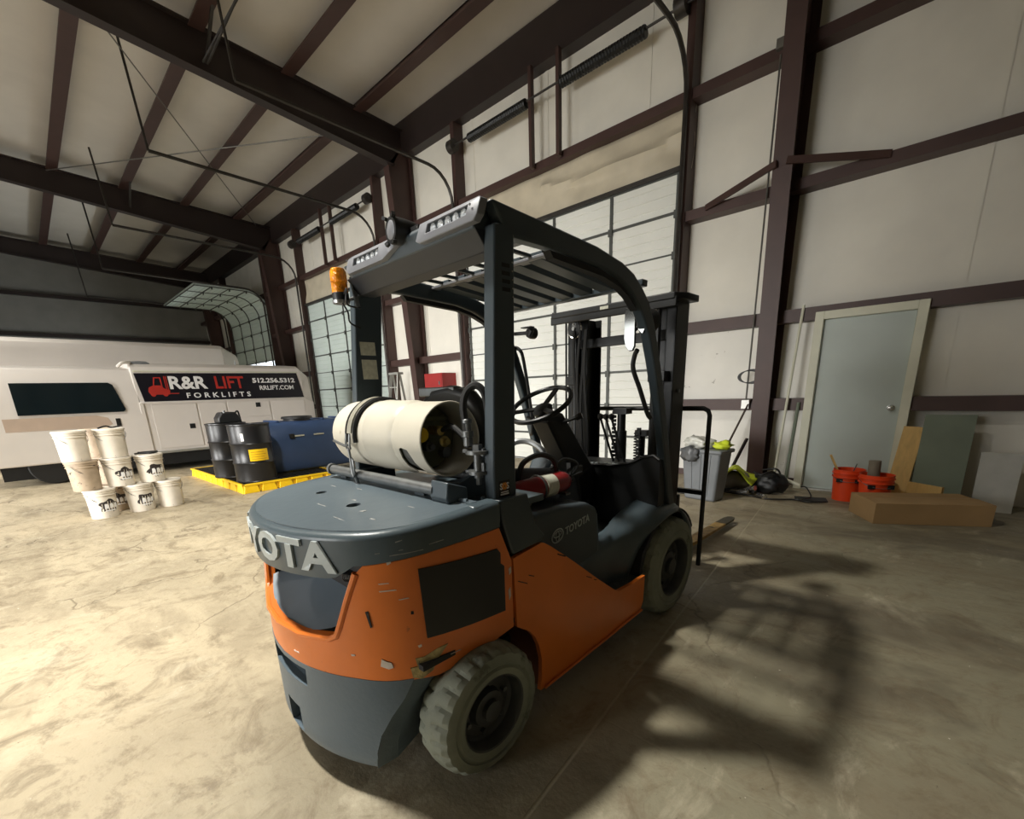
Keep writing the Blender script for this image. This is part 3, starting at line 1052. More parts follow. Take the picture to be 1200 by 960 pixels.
# ridge and the well for the gas bottle
mb = MB()
mb.box((-.49, .19, .955), (.49, .22, ztop(.19) + .003))
mb.tube([(-.47, .185, ztop(.19) + .004), (.40, .185, ztop(.19) + .004), (.46, .20, ztop(.19) + .004)], .008, 6)
mb.build('hood_ridge', M_slate_top, hood)
MB().box((-.50, .19, .93), (.50, .56, .955)).build('bottle_well', M_slate, hood)
for sg in (-1, 1):
    MB().box((sg * .47 if sg > 0 else -.54, .16, .90), (.54 if sg > 0 else -.47, .285, .988)).build('hood_rim', M_slate, hood, .012)
M_hscr = mat('pale_hood_scratch', rgb(150, 150, 148), .5, 0, .3, 40)
# hood scratches
mb = MB()
for (a, b, l, h) in [(-.02, -.12, .07, .012), (.05, -.02, .03, .02), (-.28, .05, .05, .01), (.2, -.16, .08, .008), (.22, -.08, .02, .05), (-.1, .08, .04, .012), (.33, -.1, .03, .02), (.32, .05, .04, .008)]:
    mb = MB()
    patch(mb, [(a, b), (a + l, b + h * .1), (a + l * .8, b + h * .45), (a + .003, b + h * .35)], lambda u, v, o: (topmap(u, v, o)[0], v, topmap(u, v, o)[2] + .001), .003, d=.05)
    mb.build('hood_scratch', M_hscr, hood)
f_ = shell(.0075)
for (a, b, l, h) in [(1.50, .90, .08, .004), (1.66, .905, .05, .004), (1.56, .93, .02, .004), (1.54, .89, .10, .003)]:
    mb = MB()
    patch(mb, [(a, b), (a + l, b + h), (a + l, b + h + .002), (a, b + .003)], f_, .003, d=.05)
    mb.build('hood_scratch', M_hscr, hood)
# raised letters across the tail
W3 = .750
L0 = S0 - W3 / 2
mb = MB()
put_text(mb, 'TOYOTA', (L0, .836, L0 + W3, .936), shell(.006), .008, bold=.035, space=1.06)
mb.build('raised_lettering', M_silver, hood)
# opening liner: sloping floor and dark back
mb = MB()
vs, fs = [], []
for i in range(13):
    s = S0 - .33 + .66 * i / 12
    p, nn = plan(s)
    u = (i - 6) / 6
    lipz = .586 + (.025 * max(0, abs(u) - .4) / .6)
    for j in range(7):
        t = j / 6
        yy = (p.y + .028) * (1 - t) + (-.06) * t
        vs.append((p.x * (1 - .06 * t), yy, lipz - .004 + .10 * t ** 1.2 + .04 * (1 - t) * abs(u) ** 3))
for i in range(12):
    for j in range(6):
        k = i * 7 + j
        fs.append((k, k + 1, k + 8, k + 7))
mb.add(vs, fs)
mb.build('exhaust_recess', mat('slate_recess_paint', rgb(108, 120, 130), .5, 0, .06), FL, smooth=60)
MB().box((-.42, -.07, .6), (.42, .05, .93)).build('recess_back', M_dark, FL, flat=True)
for sg in (-1, 1):
    mb = MB()
    mb.add([(sg * .33, -.235, .60), (sg * .43, -.16, .86), (sg * .38, -.06, .86), (sg * .31, -.06, .72)], [(0, 1, 2, 3)])
    mb.build('recess_cheek', M_slate, FL)
mb = MB()
mb.tube([(.25 + .1 * i / 60 + .0, -.17 + .012 * math.sin(i * .9), .775 + .015 * math.cos(i * .9) + .02 * i / 60) for i in range(70)], .004, 5)
mb.build('coiled_hose', M_rubber, FL)

# -- side panels
def side(sgx, x=.54):
    return lambda u, v, off: (sgx * (x + off), u, v)
SP = [(.342, .752), (.342, .475), (.37, .455), (.412, .425), (.445, .385), (.468, .335), (.486, .262), (.488, .18), (.483, .108), (.92, .128), (1.33, .150), (1.352, .20), (1.352, .356), (1.22, .352), (1.09, .358), (1.055, .372), (.89, .492), (.704, .636), (.56, .742), (.522, .766), (.50, .772)]
def bulge(sgx):
    def f(u, v, off):
        k = max(0, 1 - ((v - .42) / .33) ** 2) * .010
        return (sgx * (.533 + k + off), u, v)
    return f
for sg in (1, -1):
    mb = MB()
    patch(mb, SP, bulge(sg), .02, d=.05)
    pn = mb.build('side_panel', M_orange, FL, .004)
    mb = MB()
    for (a, b, l, h) in [(.60, .70, .05, .006), (.36, .66, .05, .004), (.42, .665, .03, .004), (.80, .535, .04, .004), (.86, .5, .02, .004)]:
        patch(mb, [(a, b), (a + l, b - l * .6 + h), (a + l, b - l * .6), (a, b - h)], lambda u, v, o, g=bulge(sg): g(u, v, o + .0015), .003, d=.05)
    mb.build('dark_scrape', M_dark, pn)
    mb = MB()
    pts = [(1.33, .158), (.95, .137), (.50, .118)]
    mb.tube([(sg * .545, a, b) for a, b in pts], .006, 6)
    mb.build('panel_edge', M_orange_scuff, pn)
    # grey cowl under the pillar
    mb = MB()
    patch(mb, [(.283, .985), (.30, .89), (.343, .768), (.50, .778), (.525, .80), (.47, .86), (.43, .985)], side(sg, .534), .10, d=.06, interior=False)
    mb.build('side_cowl', M_guard, FL, .006)
    # step: tread plate, riser
    MB().box((.40 if sg > 0 else -.535, 1.02, .325), (.535 if sg > 0 else -.40, 1.36, .345)).build('step_plate', M_floorplate, FL, .003)
    # riser that sweeps out and up into the fender: surface grid
    vs, fs = [], []
    NY, NZ = 26, 12
    for a in range(NY + 1):
        y = .88 + (1.98 - .88) * a / NY
        t = max(0, min(1, (y - 1.15) / .45))
        t = t * t * (3 - 2 * t)
        xo = .415 + .095 * t
        dy = y - 1.70
        arch = .30 + math.sqrt(max(0, .375 ** 2 - dy * dy)) if abs(dy) < .375 else .30
        zlow = .30 if y < 1.335 else arch - .03
        ztopl = .545 + .06 * max(0, min(1, (y - .9) / .45)) + .075 * t
        if y > 1.72:
            ztopl -= .30 * (y - 1.72) ** 2 / .07
        for b in range(NZ + 1):
            v = b / NZ
            if v < .72:
                q = v / .72
                x = xo + .018 * math.sin(q * PI) * t
                z = zlow + (ztopl - .03 - zlow) * q
            else:
                q = (v - .72) / .28 * PI / 2
                x = xo - .09 * (1 - math.cos(q))
                z = ztopl - .03 + .03 * math.sin(q)
            vs.append((sg * x, y, z))
        vs.append((sg * .34, y, ztopl + .012 * t))
    W_ = NZ + 2
    for a in range(NY):
        for b in range(NZ + 1):
            k = a * W_ + b
            fs.append((k, k + W_, k + W_ + 1, k + 1))
    fd = MB().add(vs, fs).build('front_fender', M_slate, FL, smooth=60)
    sm = fd.modifiers.new('solid', 'SOLIDIFY'); sm.thickness = .015; sm.offset = -1
    # wheel arch roof over the steer wheel
    MB().box((.36 if sg > 0 else -.53, -.08, .49), (.53 if sg > 0 else -.36, .5, .51)).build('arch_roof', M_dark, FL, flat=True)
    # inner orange-brown face behind rear wheel
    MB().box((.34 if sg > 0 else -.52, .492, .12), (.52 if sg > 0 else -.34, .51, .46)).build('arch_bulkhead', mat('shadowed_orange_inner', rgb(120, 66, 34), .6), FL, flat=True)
    cy, cz = 1.70, .30
    arc = [math.radians(a) for a in range(190, 28, -8)]
    mb = MB()
    mb.prism([(cy + .335 * math.cos(a), cz + .325 * math.sin(a)) for a in arc] + [(cy + .365 * math.cos(a), cz + .355 * math.sin(a)) for a in arc[::-1]], lambda u, v, t, g=sg: (g * t, u, v), .34, .515)
    mb.build('fender_liner', M_dark, fd)
    MB().lathe((sg * .455, 1.33, .50), (sg * .8, -.5, .2), [(0, .012), (.008, .010), (.012, 0)], 12).build('fender_bolt', M_chrome, fd)
# -- chassis, floor, engine cover
MB().box((-.35, .0, .14), (.35, 1.9, .30)).box((-.40, .5, .2), (.40, 1.1, .52)).build('chassis', M_dark, FL, .01)
MB().box((-.40, 1.0, .49), (.40, 1.70, .52)).build('floor_board', M_mat, FL, .004)
mb = MB()
patch(mb, [(.42, .40), (.42, .84), (.50, .858), (.80, .845), (.98, .822), (1.045, .79), (1.075, .73), (1.085, .62), (1.08, .40)], lambda u, v, o: (.425 + o, u, v), .85, d=.3, interior=False)
ec = mb.build('engine_cover', M_guard, FL, .022, 3)
def covermap(u, v, off):
    return (.4262 + off, u, v + .14 * (u - .80))
mb = MB()
put_text(mb, 'TOYOTA', (.795, .706, .985, .744), covermap, .0015, bold=.02)
mb.build('cover_lettering', M_silver, ec)
mb = MB()
def ell(cx, cz, a, b, r):
    return [Vector(covermap(cx + a * math.cos(2 * PI * i / 26), cz + b * math.sin(2 * PI * i / 26), .001)) for i in range(26)]
mb.tube(ell(.738, .727, .040, .030, 0), .0030, 5, True)
mb.tube(ell(.738, .734, .027, .013, 0), .0024, 5, True)
mb.tube(ell(.738, .724, .012, .024, 0), .0024, 5, True)
mb.build('oval_emblem', M_silver, ec)
# -- seat
mb = MB()
vs, fs = [], []
nx, ny = 12, 12
for i in range(nx + 1):
    for j in range(ny + 1):
        u, v = i / nx * 2 - 1, j / ny
        x = -.02 + u * .235
        y = .62 + .43 * v
        z = .965 + .035 * abs(u) ** 4 - .05 * max(0, v - .8) * 5 * .4 + .02 * math.cos(v * PI)
        vs.append((x, y, z))
for i in range(nx):
    for j in range(ny):
        k = i * (ny + 1) + j
        fs.append((k, k + ny + 1, k + ny + 2, k + 1))
mb.add(vs, fs)
o = mb.build('seat_cushion', M_black, FL)
sm = o.modifiers.new('s', 'SOLIDIFY'); sm.thickness = .09; sm.offset = -1
bv = o.modifiers.new('b', 'BEVEL'); bv.width = .025; bv.segments = 3; bv.limit_method = 'ANGLE'
mb = MB()
mb.prism([(-.25, .93), (.21, .93), (.225, 1.10), (.20, 1.28), (.13, 1.36), (.02, 1.385), (-.10, 1.375), (-.19, 1.33), (-.255, 1.22), (-.27, 1.08)], lambda u, v, t: (u, t - .10 * (v - .93) / .45 + .62, v), -.04, .05)
mb.build('seat_back', M_black, FL, .03, 3)
mb = MB()
mb.box((-.24, .585, 1.33), (.03, .60, 1.345)).box((-.2, .49, 1.34), (.06, .53, 1.38))
mb.build('seat_back_trim', M_steel, FL, .005)
for sg in (-1, 1):
    MB().tube(spline([(sg * .27 - .02, .68, .93), (sg * .275 - .02, .70, 1.03), (sg * .275 - .02, .82, 1.06), (sg * .27 - .02, .93, 1.02), (sg * .265 - .02, .96, .93)], 5), .013, 8).build('hip_restraint', M_black, FL)
# -- dash, column, wheel, pedals
def dashmap(u, v, off):
    return (u, 1.60 - .05 * (u / .48) ** 2 + .1 * (v - .7) - off, v)
mb = MB()
patch(mb, [(-.47, .52), (.475, .52), (.485, .75), (.485, .955), (.44, .975), (.37, .955), (.28, .915), (.15, .892), (-.15, .885), (-.47, .90)], lambda u, v, o: (u, 1.60 - .12 * max(0, u - .3) ** 1 - o * (1.0 if u < .34 else .25), v), .30, d=.06)
dash = mb.build('dash_cowl', M_black, FL)
mb = MB()
mb.tube([(-.47, 1.60, .90), (-.15, 1.598, .887), (.15, 1.598, .894), (.28, 1.597, .917), (.37, 1.592, .957), (.44, 1.585, .977), (.485, 1.575, .955)], .008, 6)
mb.build('dash_rim', M_black, dash)
mb = MB()
for i in range(9):
    MB().box((.00 + .03 * i, 1.61 + .006 * (i % 3), .893 + .012 * (i / 9)), (.018 + .03 * i, 1.63, .898 + .012 * (i / 9))).build('dash_label', M_silver, dash)
MB().box((-.09, 1.61, .889), (-.01, 1.66, .893)).build('dash_label', M_silver, dash)
mb = MB()
mb.lathe((.33, 1.72, .93), (0, 0, 1), [(0, 0), (0, .04), (.02, .045), (.022, .036), (.006, .03)], 16)
mb.build('cup_holder', M_dark, dash)
sc = Vector((-.05, 1.19, 1.275))
sax = Vector((0, -.50, .86)).normalized()
su, sv_ = Vector((1, 0, 0)), Vector((0, .86, .50)).normalized()
mb = MB()
mb.tube([sc + (su * math.cos(2 * PI * i / 40) + sv_ * math.sin(2 * PI * i / 40)) * .178 for i in range(40)], .0135, 8, True)
swl = mb.build('steering_wheel', M_black, FL)
mb = MB()
mb.lathe(sc - sax * .05, sax, [(0, .03), (.0, .055), (.02, .06), (.035, .045), (.04, 0)], 20)
mb.build('wheel_boss', M_black, swl)
for a in (90, 210, 330):
    a = math.radians(a)
    MB().bar(sc - sax * .025, sc + (su * math.cos(a) + sv_ * math.sin(a)) * .172, .03, .010, up=sax).build('wheel_spoke', M_black, swl)
MB().lathe(sc + (su * math.cos(3.9) + sv_ * math.sin(3.9)) * .16, sax, [(0, .008), (.015, .008), (.02, .02), (.045, .022), (.055, 0)], 14).build('spinner_knob', M_black, swl)
mb = MB()
mb.hexa([(-.13, 1.62, .86), (.03, 1.62, .86), (.03, 1.44, .80), (-.13, 1.44, .80)], [(-.125, 1.30, 1.23), (.025, 1.30, 1.23), (.02, 1.17, 1.19), (-.12, 1.17, 1.19)])
scol = mb.build('steering_column', M_black, FL, .02, 3)
MB().hexa([(-.14, 1.60, .52), (.04, 1.60, .52), (.04, 1.50, .52), (-.14, 1.50, .52)], [(-.135, 1.62, .90), (.035, 1.62, .90), (.035, 1.42, .84), (-.135, 1.42, .84)]).build('column_shroud', M_black, FL, .015)
mb = MB()
mb.box((-.15, 1.39, .865), (.045, 1.47, .905))
mb.build('column_collar', M_steel, scol, .008)
mb = MB()
mb.cyl((.02, 1.29, 1.17), (.10, 1.33, 1.20), .010, n=8).cyl((.095, 1.325, 1.198), (.125, 1.34, 1.21), .018, n=10)
mb.cyl((-.13, 1.29, 1.17), (-.22, 1.26, 1.2), .008, n=8)
mb.build('column_lever', M_black, scol)
mb = MB()
for i, (x, z) in enumerate([(.05, 1.18), (.09, 1.19), (.13, 1.2)]):
    mb = MB()
    mb.cyl((x + .05, 1.72, .90), (x + .02 - .06, 1.70, 1.17), .007, n=6)
    mb.lathe((x + .02 - .06, 1.70, 1.16), (0, 0, 1), [(0, .008), (.01, .019), (.03, .02), (.04, 0)], 10)
    mb.build('hydraulic_lever', M_black, FL)
mb = MB()
mb.hexa([(-.30, 1.40, .60), (-.18, 1.40, .60), (-.18, 1.28, .78), (-.30, 1.28, .78)], [(-.34, 1.60, .86), (-.14, 1.60, .86), (-.14, 1.46, .99), (-.34, 1.46, .99)])
mb.build('column_side_cover', M_guard, FL, .03, 3)
mb = MB()
mb.tube(spline([(-.46, 1.30, .93), (-.44, 1.36, 1.02), (-.36, 1.42, 1.03), (-.26, 1.44, .98), (-.24, 1.44, .92)], 5), .02, 8)
mb.build('left_bolster', M_steel, FL)
for i, (x, wd, ln) in enumerate([(.02, .07, .17), (-.20, .08, .11), (-.36, .06, .09)]):
    mb = MB()
    mb.bar((x + .03, 1.36, .57), (x, 1.36 + ln, .57 + ln * .62), wd, .012)
    p = mb.build('pedal', M_guard, FL, .004)
    MB().cyl((x, 1.36 + ln * .8, .57 + ln * .4), (x - .01, 1.58, .62), .010, n=8).build('pedal_arm', M_steel, p)
    for q in range(3):
        MB().bar((x + .03 - wd * .35, 1.38 + q * .02, .584 + q * .0125), (x + .03 + wd * .35, 1.38 + q * .02, .584 + q * .0125), .006, .004).build('pedal_tread', M_chrome, p)
# -- wheels
def wheel(name, cx_out, cy, r, wd, sg, lugs, rimf):
    """cx_out: outer face |x|"""
    root = bpy.data.objects.new(name, None)
    COL.objects.link(root)
    root.parent = FL
    root.location = (0, 0, 0)
    xo = sg * cx_out
    prof = [(0.0, .60, 0), (-.004, .70, 0), (0.004, .735, 0), (.004, .76, 0), (-.003, .775, 0), (0.002, .86, .0), (.006, .91, .3), (.022, .972, 1), (.05, .992, 1), (wd * .42, 1.0, .0), (wd * .58, 1.0, .0), (wd - .05, .992, 1), (wd - .022, .972, 1), (wd - .006, .91, .3), (wd - .002, .86, 0), (wd, .72, 0), (wd - .01, .60, 0)]
    n = lugs * 5
    vs, fs = [], []
    for (t, q, g) in prof:
        for i in range(n):
            ph = i % 5
            notch = g * (.012 if ph in (0,) else (0.003 if ph in (1, 4) else 0))
            a = 2 * PI * (i + (2.5 if t > wd / 2 else 0)) / n
            rr = r * q - notch
            vs.append((xo - sg * t, cy + rr * math.cos(a), r + rr * math.sin(a)))
    m = len(prof)
    for j in range(m - 1):
        for i in range(n):
            fs.append((j * n + i, j * n + (i + 1) % n, (j + 1) * n + (i + 1) % n, (j + 1) * n + i))
    MB().add(vs, fs).build('tyre', M_tyre, root, smooth=24)
    R = r * .61
    dp = rimf
    rim = MB().lathe((xo, cy, r), (-sg, 0, 0), [(.006, R), (.0, R * .985), (.002, R * .94), (.012, R * .91), (dp * .8, R * .86), (dp, R * .78), (dp, R * .52), (dp * .55, R * .46), (dp * .50, R * .30), (dp * .55, 0.0001)], 40, cap=False).build('rim', M_rim, root)
    MB().lathe((xo, cy, r), (-sg, 0, 0), [(dp * .15, 0), (dp * .15, R * .20), (dp * .2, R * .26), (dp * .6, R * .28)], 24).build('hub_cap', M_rim, rim)
    for i in range(6):
        a = 2 * PI * i / 6 + .3
        c = Vector((xo - sg * dp * .98, cy + R * .64 * math.cos(a), r + R * .64 * math.sin(a)))
        MB().cyl(c, c + Vector((sg * .016, 0, 0)), .010, n=6).build('wheel_nut', M_steel if i % 3 == 0 else M_rim, rim)
    return root
for sg in (1, -1):
    wheel('rear_wheel', .612, .150, .240, .16, sg, 24, .06)
    wheel('front_wheel', .555, 1.70, .300, .17, sg, 24, .07)
    MB().cyl((sg * .2, .145, .237), (sg * .5, .145, .237), .05, n=16).build('rear_axle', M_dark, FL)
    MB().cyl((sg * .1, 1.70, .30), (sg * .44, 1.70, .30), .07, n=16).build('front_axle', M_dark, FL)
# -- overhead guard
def sideprism(mb, poly, x0, x1):
    mb.prism(poly, lambda u, v, t: (t, u, v), x0, x1)
    return mb
for sg in (1, -1):
    xa, xb = (.452, .502) if sg > 0 else (-.492, -.447)
    # rear pillar, flared at its foot
    mb = MB()
    sideprism(mb, [(.292, .90), (.292, 1.07), (.340, 1.86), (.430, 1.87), (.402, 1.07), (.405, .96), (.43, .88), (.47, .83), (.30, .82)] if sg > 0 else [(.275, .82), (.275, 1.07), (.358, 1.86), (.50, 1.87), (.415, 1.07), (.43, .82)], xa, xb)
    rp = mb.build('rear_pillar', M_guard, FL, .006)
    if sg > 0:
        for q in range(4):
            z = 1.745 - .024 * q
            MB().box((xb - .001, .366, z - .006), (xb + .0015, .402, z + .006)).build('louvre_slot', M_dark, rp)
        for q in range(5):
            z = 1.757 - .026 * q
            MB().lathe((xb, .412, z), (1, 0, 0), [(0, .0035), (.003, .003), (.004, 0)], 8).build('rivet', M_chrome, rp)
        # dealer sticker with flower
        MB().box((xb, .314, .985), (xb + .0012, .368, 1.045)).build('black_sticker', M_signblack, rp)
        mb = MB()
        pm = lambda u, v, off: (xb + .0013 + off, u, v)
        put_text(mb, 'S', (.318, 1.012, .332, 1.036), pm, .0006, bold=.03)
        put_text(mb, 'S', (.350, 1.012, .364, 1.036), pm, .0006, bold=.03)
        mb.box((xb + .0012, .320, .992), (xb + .0018, .362, .998)).box((xb + .0012, .322, 1.001), (xb + .0018, .360, 1.005))
        mb.build('sticker_lettering', M_white, rp)
        mb = MB()
        for q in range(6):
            a = q * PI / 3
            c = (.341 + .0085 * math.cos(a), 1.024 + .0085 * math.sin(a))
            patch(mb, circ(c[0], c[1], .006, 8), lambda u, v, o: (xb + .0024 + o, u, v), .001, d=.01, interior=False)
        mb.build('sticker_flower', mat('orange_print', rgb(226, 150, 70), .5), rp)
    else:
        for (z0, z1) in ((1.54, 1.60), (1.43, 1.52)):
            MB().box((xb, .352, z0), (xb + .0015, .43, z1)).build('white_label', M_label, rp)
        for (z0, z1) in ((1.60, 1.605), (1.35, 1.41)):
            MB().box((xb, .335, z0), (xb + .001, .42, z1)).build('faded_label', M_guard, rp)
    # roof rail and front pillar in one sweep
    outer = [(.335, 1.925), (.594, 1.912), (.908, 1.895), (1.10, 1.868), (1.20, 1.838), (1.28, 1.79), (1.345, 1.74), (1.40, 1.66), (1.45, 1.56), (1.52, 1.40), (1.59, 1.20), (1.66, .98), (1.715, .80), (1.76, .67)]
    innr = [(.40, 1.835), (.64, 1.838), (.97, 1.822), (1.09, 1.80), (1.17, 1.77), (1.245, 1.72), (1.31, 1.655), (1.365, 1.58), (1.415, 1.48), (1.47, 1.35), (1.53, 1.18), (1.60, .98), (1.65, .80), (1.69, .67)]
    mb = MB()
    sideprism(mb, outer + innr[::-1], xa - (.0 if sg > 0 else .0), xb)
    gr = mb.build('guard_side_rail', M_guard, FL, .008)
    mb = MB()
    sideprism(mb, [(a - .02, b - .005) for a, b in innr[1:6]] + [(a, b - .028) for a, b in innr[1:6]][::-1], xa + .008, xb - .008)
    mb.build('rail_underside', M_dark, gr)
# rear header beam
mb = MB()
sideprism(mb, [(.30, 1.845), (.285, 1.90), (.31, 1.925), (.43, 1.925), (.44, 1.90), (.44, 1.845)], -.345, .452)
mb.hexa([(-.344, .30, 1.845), (-.344, .44, 1.845), (-.485, .50, 1.845), (-.485, .395, 1.845)], [(-.344, .295, 1.925), (-.344, .44, 1.925), (-.485, .50, 1.925), (-.485, .39, 1.925)])
hb = mb.build('rear_header', M_guard, FL, .005)
mb = MB()
sideprism(mb, [(.30, 1.85), (.35, 1.79), (.43, 1.79), (.44, 1.85)], -.40, .455)
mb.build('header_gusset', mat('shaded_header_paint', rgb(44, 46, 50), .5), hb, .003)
# lamp fascias: right and left
for (x0, x1, sx0, sx1) in ((.175, .500, .235, .445), (-.345, .068, -.285, -.085)):
    hole = [(sx0, 1.878), (sx1, 1.878), (sx1 + .008, 1.905), (sx0 + .008, 1.905)]
    fm = lambda u, v, o: (u, .272 - o + (.02 * max(0, v - 1.90) / .02), v)
    mb = MB()
    if x1 > .4:
        ol = [(x0, 1.865), (x0 + .02, 1.855), (x1 - .02, 1.855), (x1, 1.87), (x1 + .003, 1.915), (x1 - .015, 1.925), (x0, 1.925)]
    else:
        ol = [(x0, 1.87), (x0 + .02, 1.855), (-.05, 1.855), (.0, 1.87), (x1, 1.885), (x1, 1.905), (-.02, 1.925), (x0 + .02, 1.925), (x0, 1.915)]
    patch(mb, ol, fm, .03, holes=(hole,), d=.05)
    fa = mb.build('lamp_fascia', M_fascia, FL, .003)
    MB().box((sx0, .290, 1.872), (sx1 + .008, .30, 1.91)).build('lamp_slot', M_dark, fa)
    nl = 5
    for q in range(nl):
        a = sx0 + .01 + (sx1 - sx0 - .01) * q / nl
        MB().lathe((a + .017, .292, 1.889), (0, -1, 0), [(0, .0165), (.006, .016), (.010, .008), (.011, 0)], 12).build('led_lens', M_lens, fa)
    for xx in (x0 + .02, x1 - .03):
        MB().lathe((xx, .272, 1.905 if xx < .45 else 1.9), (0, -1, 0), [(0, .004), (.003, .003), (.003, 0)], 8).build('screw', M_steel, fa)
# round work lamp on the header
c0 = Vector((.060, .25, 1.925))
ax = Vector((0.12, 1, 0)).normalized()
mb = MB().lathe(c0, ax, [(0, .036), (.0, .043), (.01, .045), (.05, .044), (.09, .040), (.11, .03), (.13, .024), (.13, 0)], 24)
hl = mb.build('round_work_lamp', M_black, FL)
MB().lathe(c0 + ax * .003, -ax, [(0, .035), (.002, .033), (.006, .026), (.008, 0)], 24).build('lamp_lens', M_fascia, hl)
for (dx, dz) in ((-.035, .045), (.035, .045), (-.03, -.045), (.03, -.045)):
    MB().bar(c0 + Vector((dx * .6, 0, dz * .85)), c0 + Vector((dx, -.004, dz)), .014, .012).build('lamp_lug', M_black, hl)
MB().box((.06, .30, 1.90), (.16, .38, 1.93)).build('lamp_bracket', M_black, hl)
mb = MB()
mb.tube(spline([(.16, .36, 1.95), (.22, .38, 1.955), (.26, .37, 1.94), (.3, .38, 1.93)], 5), .005, 6)
mb.build('lamp_cable', M_cable, hl)
# roof bars
for x in (-.36, -.24, -.12, 0, .12, .24, .36):
    MB().bar((x, .44, 1.90), (x, .80, 1.895), .014, .012).build('thin_roof_bar', M_guard, FL)
for x in (-.375, -.25, -.125, 0, .125, .25, .375):
    MB().bar((x, .82, 1.895), (x, 1.37, 1.845), .074, .035, up=(0, .1, 1)).build('roof_bar', M_guard, FL, .002)
for (y, z, wd) in ((.62, 1.890, .035), (.82, 1.885, .05)):
    MB().box((-.452, y - wd / 2, z - .006), (.452, y + wd / 2, z + .006)).build('roof_cross_bar', M_fascia, FL, .002)
MB().bar((-.452, 1.39, 1.835), (.452, 1.39, 1.835), .05, .03).build('front_header', M_guard, FL, .005)
# amber beacon
b = bpy.data.objects.new('beacon', None); COL.objects.link(b); b.parent = FL
bc = Vector((-.425, .275, 1.765))
MB().lathe(bc, (0, 0, 1), [(0, 0), (0, .034), (.012, .036), (.03, .036), (.034, .03)], 20).build('beacon_base', M_black, b)
MB().lathe(bc + Vector((0, 0, .03)), (0, 0, 1), [(0, .034), (.045, .034), (.047, .036), (.085, .034), (.10, .028), (.104, 0)], 24).build('amber_dome', M_amber, b)
MB().lathe(bc + Vector((0, 0, -.012)), (0, 0, 1), [(0, 0), (0, .036), (.012, .038)], 20).build('bright_foot', M_chrome, b)
mb = MB().bar(bc + Vector((.02, .02, .0)), (-.43, .37, 1.80), .05, .006).bar((-.41, .33, 1.86), (-.40, .34, 1.74), .06, .006)
mb.build('beacon_bracket', M_steel, b)
mb = MB()
mb.tube(spline([bc + Vector((.01, 0, -.01)), bc + Vector((.03, .01, -.05)), bc + Vector((.02, .02, -.09)), (-.44, .36, 1.66)], 6), .004, 5)
mb.tube(spline([bc + Vector((.03, 0, .02)), bc + Vector((.06, .0, .04)), bc + Vector((.05, .0, -.02)), (-.40, .35, 1.74)], 6), .004, 5)
mb.build('beacon_cable', M_cable, b)
# -- gas bottle cradle
g = bpy.data.objects.new('bottle_cradle', None); COL.objects.link(g); g.parent = FL
MB().cyl((-.46, .15, 1.022), (.345, .155, 1.022), .021, n=16).cyl((-.475, .15, 1.022), (-.455, .15, 1.022), .027, n=16).build('cradle_tube', M_steel, g)
MB().cyl((-.44, .42, 1.022), (.32, .42, 1.022), .018, n=12).build('rear_tube', M_steel, g)
for x in (-.42, .2):
    MB().box((x, .16, .955), (x + .06, .42, 1.012)).build('cradle_foot', M_guard, g)
mb = MB()
sideprism(mb, [(.135, 1.00), (.15, .975), (.30, .965), (.46, .965), (.46, 1.16), (.44, 1.20), (.40, 1.14), (.33, 1.055), (.26, 1.03), (.20, 1.045), (.145, 1.06)], .335, .355)
mb.build('cradle_end_plate', M_guard, g, .004)
mb = MB()
sideprism(mb, [(.135, 1.00), (.15, .975), (.23, .965), (.23, 1.03), (.145, 1.06)], .345, .43)
mb.build('cradle_lug', M_guard, g, .006)
mb = MB()
px_, py_ = .43, .285
mb.cyl((px_, py_, 1.055), (px_, py_, 1.155), .016, n=14)
for z, r in ((1.075, .036), (1.148, .042)):
    mb.cyl((px_, py_, z - .006), (px_, py_, z + .006), r, n=20)
mb.cyl((px_, py_, 1.03), (px_, py_, 1.055), .011, n=6).cyl((px_, py_, 1.154), (px_, py_, 1.175), .02, n=6)
mb.box((px_ - .07, py_ - .01, 1.142), (px_, py_ + .01, 1.154)).box((px_ - .06, py_ - .01, 1.07), (px_, py_ + .01, 1.08)).box((px_, py_, 1.07), (px_ + .03, py_ + .03, 1.11)).box((px_, py_, 1.135), (px_ + .03, py_ + .03, 1.16))
mb.build('pivot_post', M_steel, g)
mb = MB()
mb.tube(spline([(.40, .27, 1.165), (.395, .265, 1.25), (.39, .265, 1.31), (.395, .28, 1.355), (.42, .30, 1.375), (.445, .315, 1.35), (.455, .32, 1.28), (.45, .325, 1.2), (.45, .34, 1.12)], 6), [.013] * 49, 8)
mb.build('gas_hose', M_rubber, g)
mb = MB()
mb.lathe((.40, .27, 1.17), (0, 0, 1), [(0, .012), (.0, .017), (.03, .017), (.032, .021), (.05, .021), (.052, .014), (.075, .014), (.08, .018), (.09, .018), (.095, .012)], 12)
mb.build('hose_coupling', M_steel, g)
# -- engine air box behind the bottle
MB().box((-.12, .48, 1.27), (.10, .56, 1.315)).build('seat_switch_box', M_black, FL, .008)
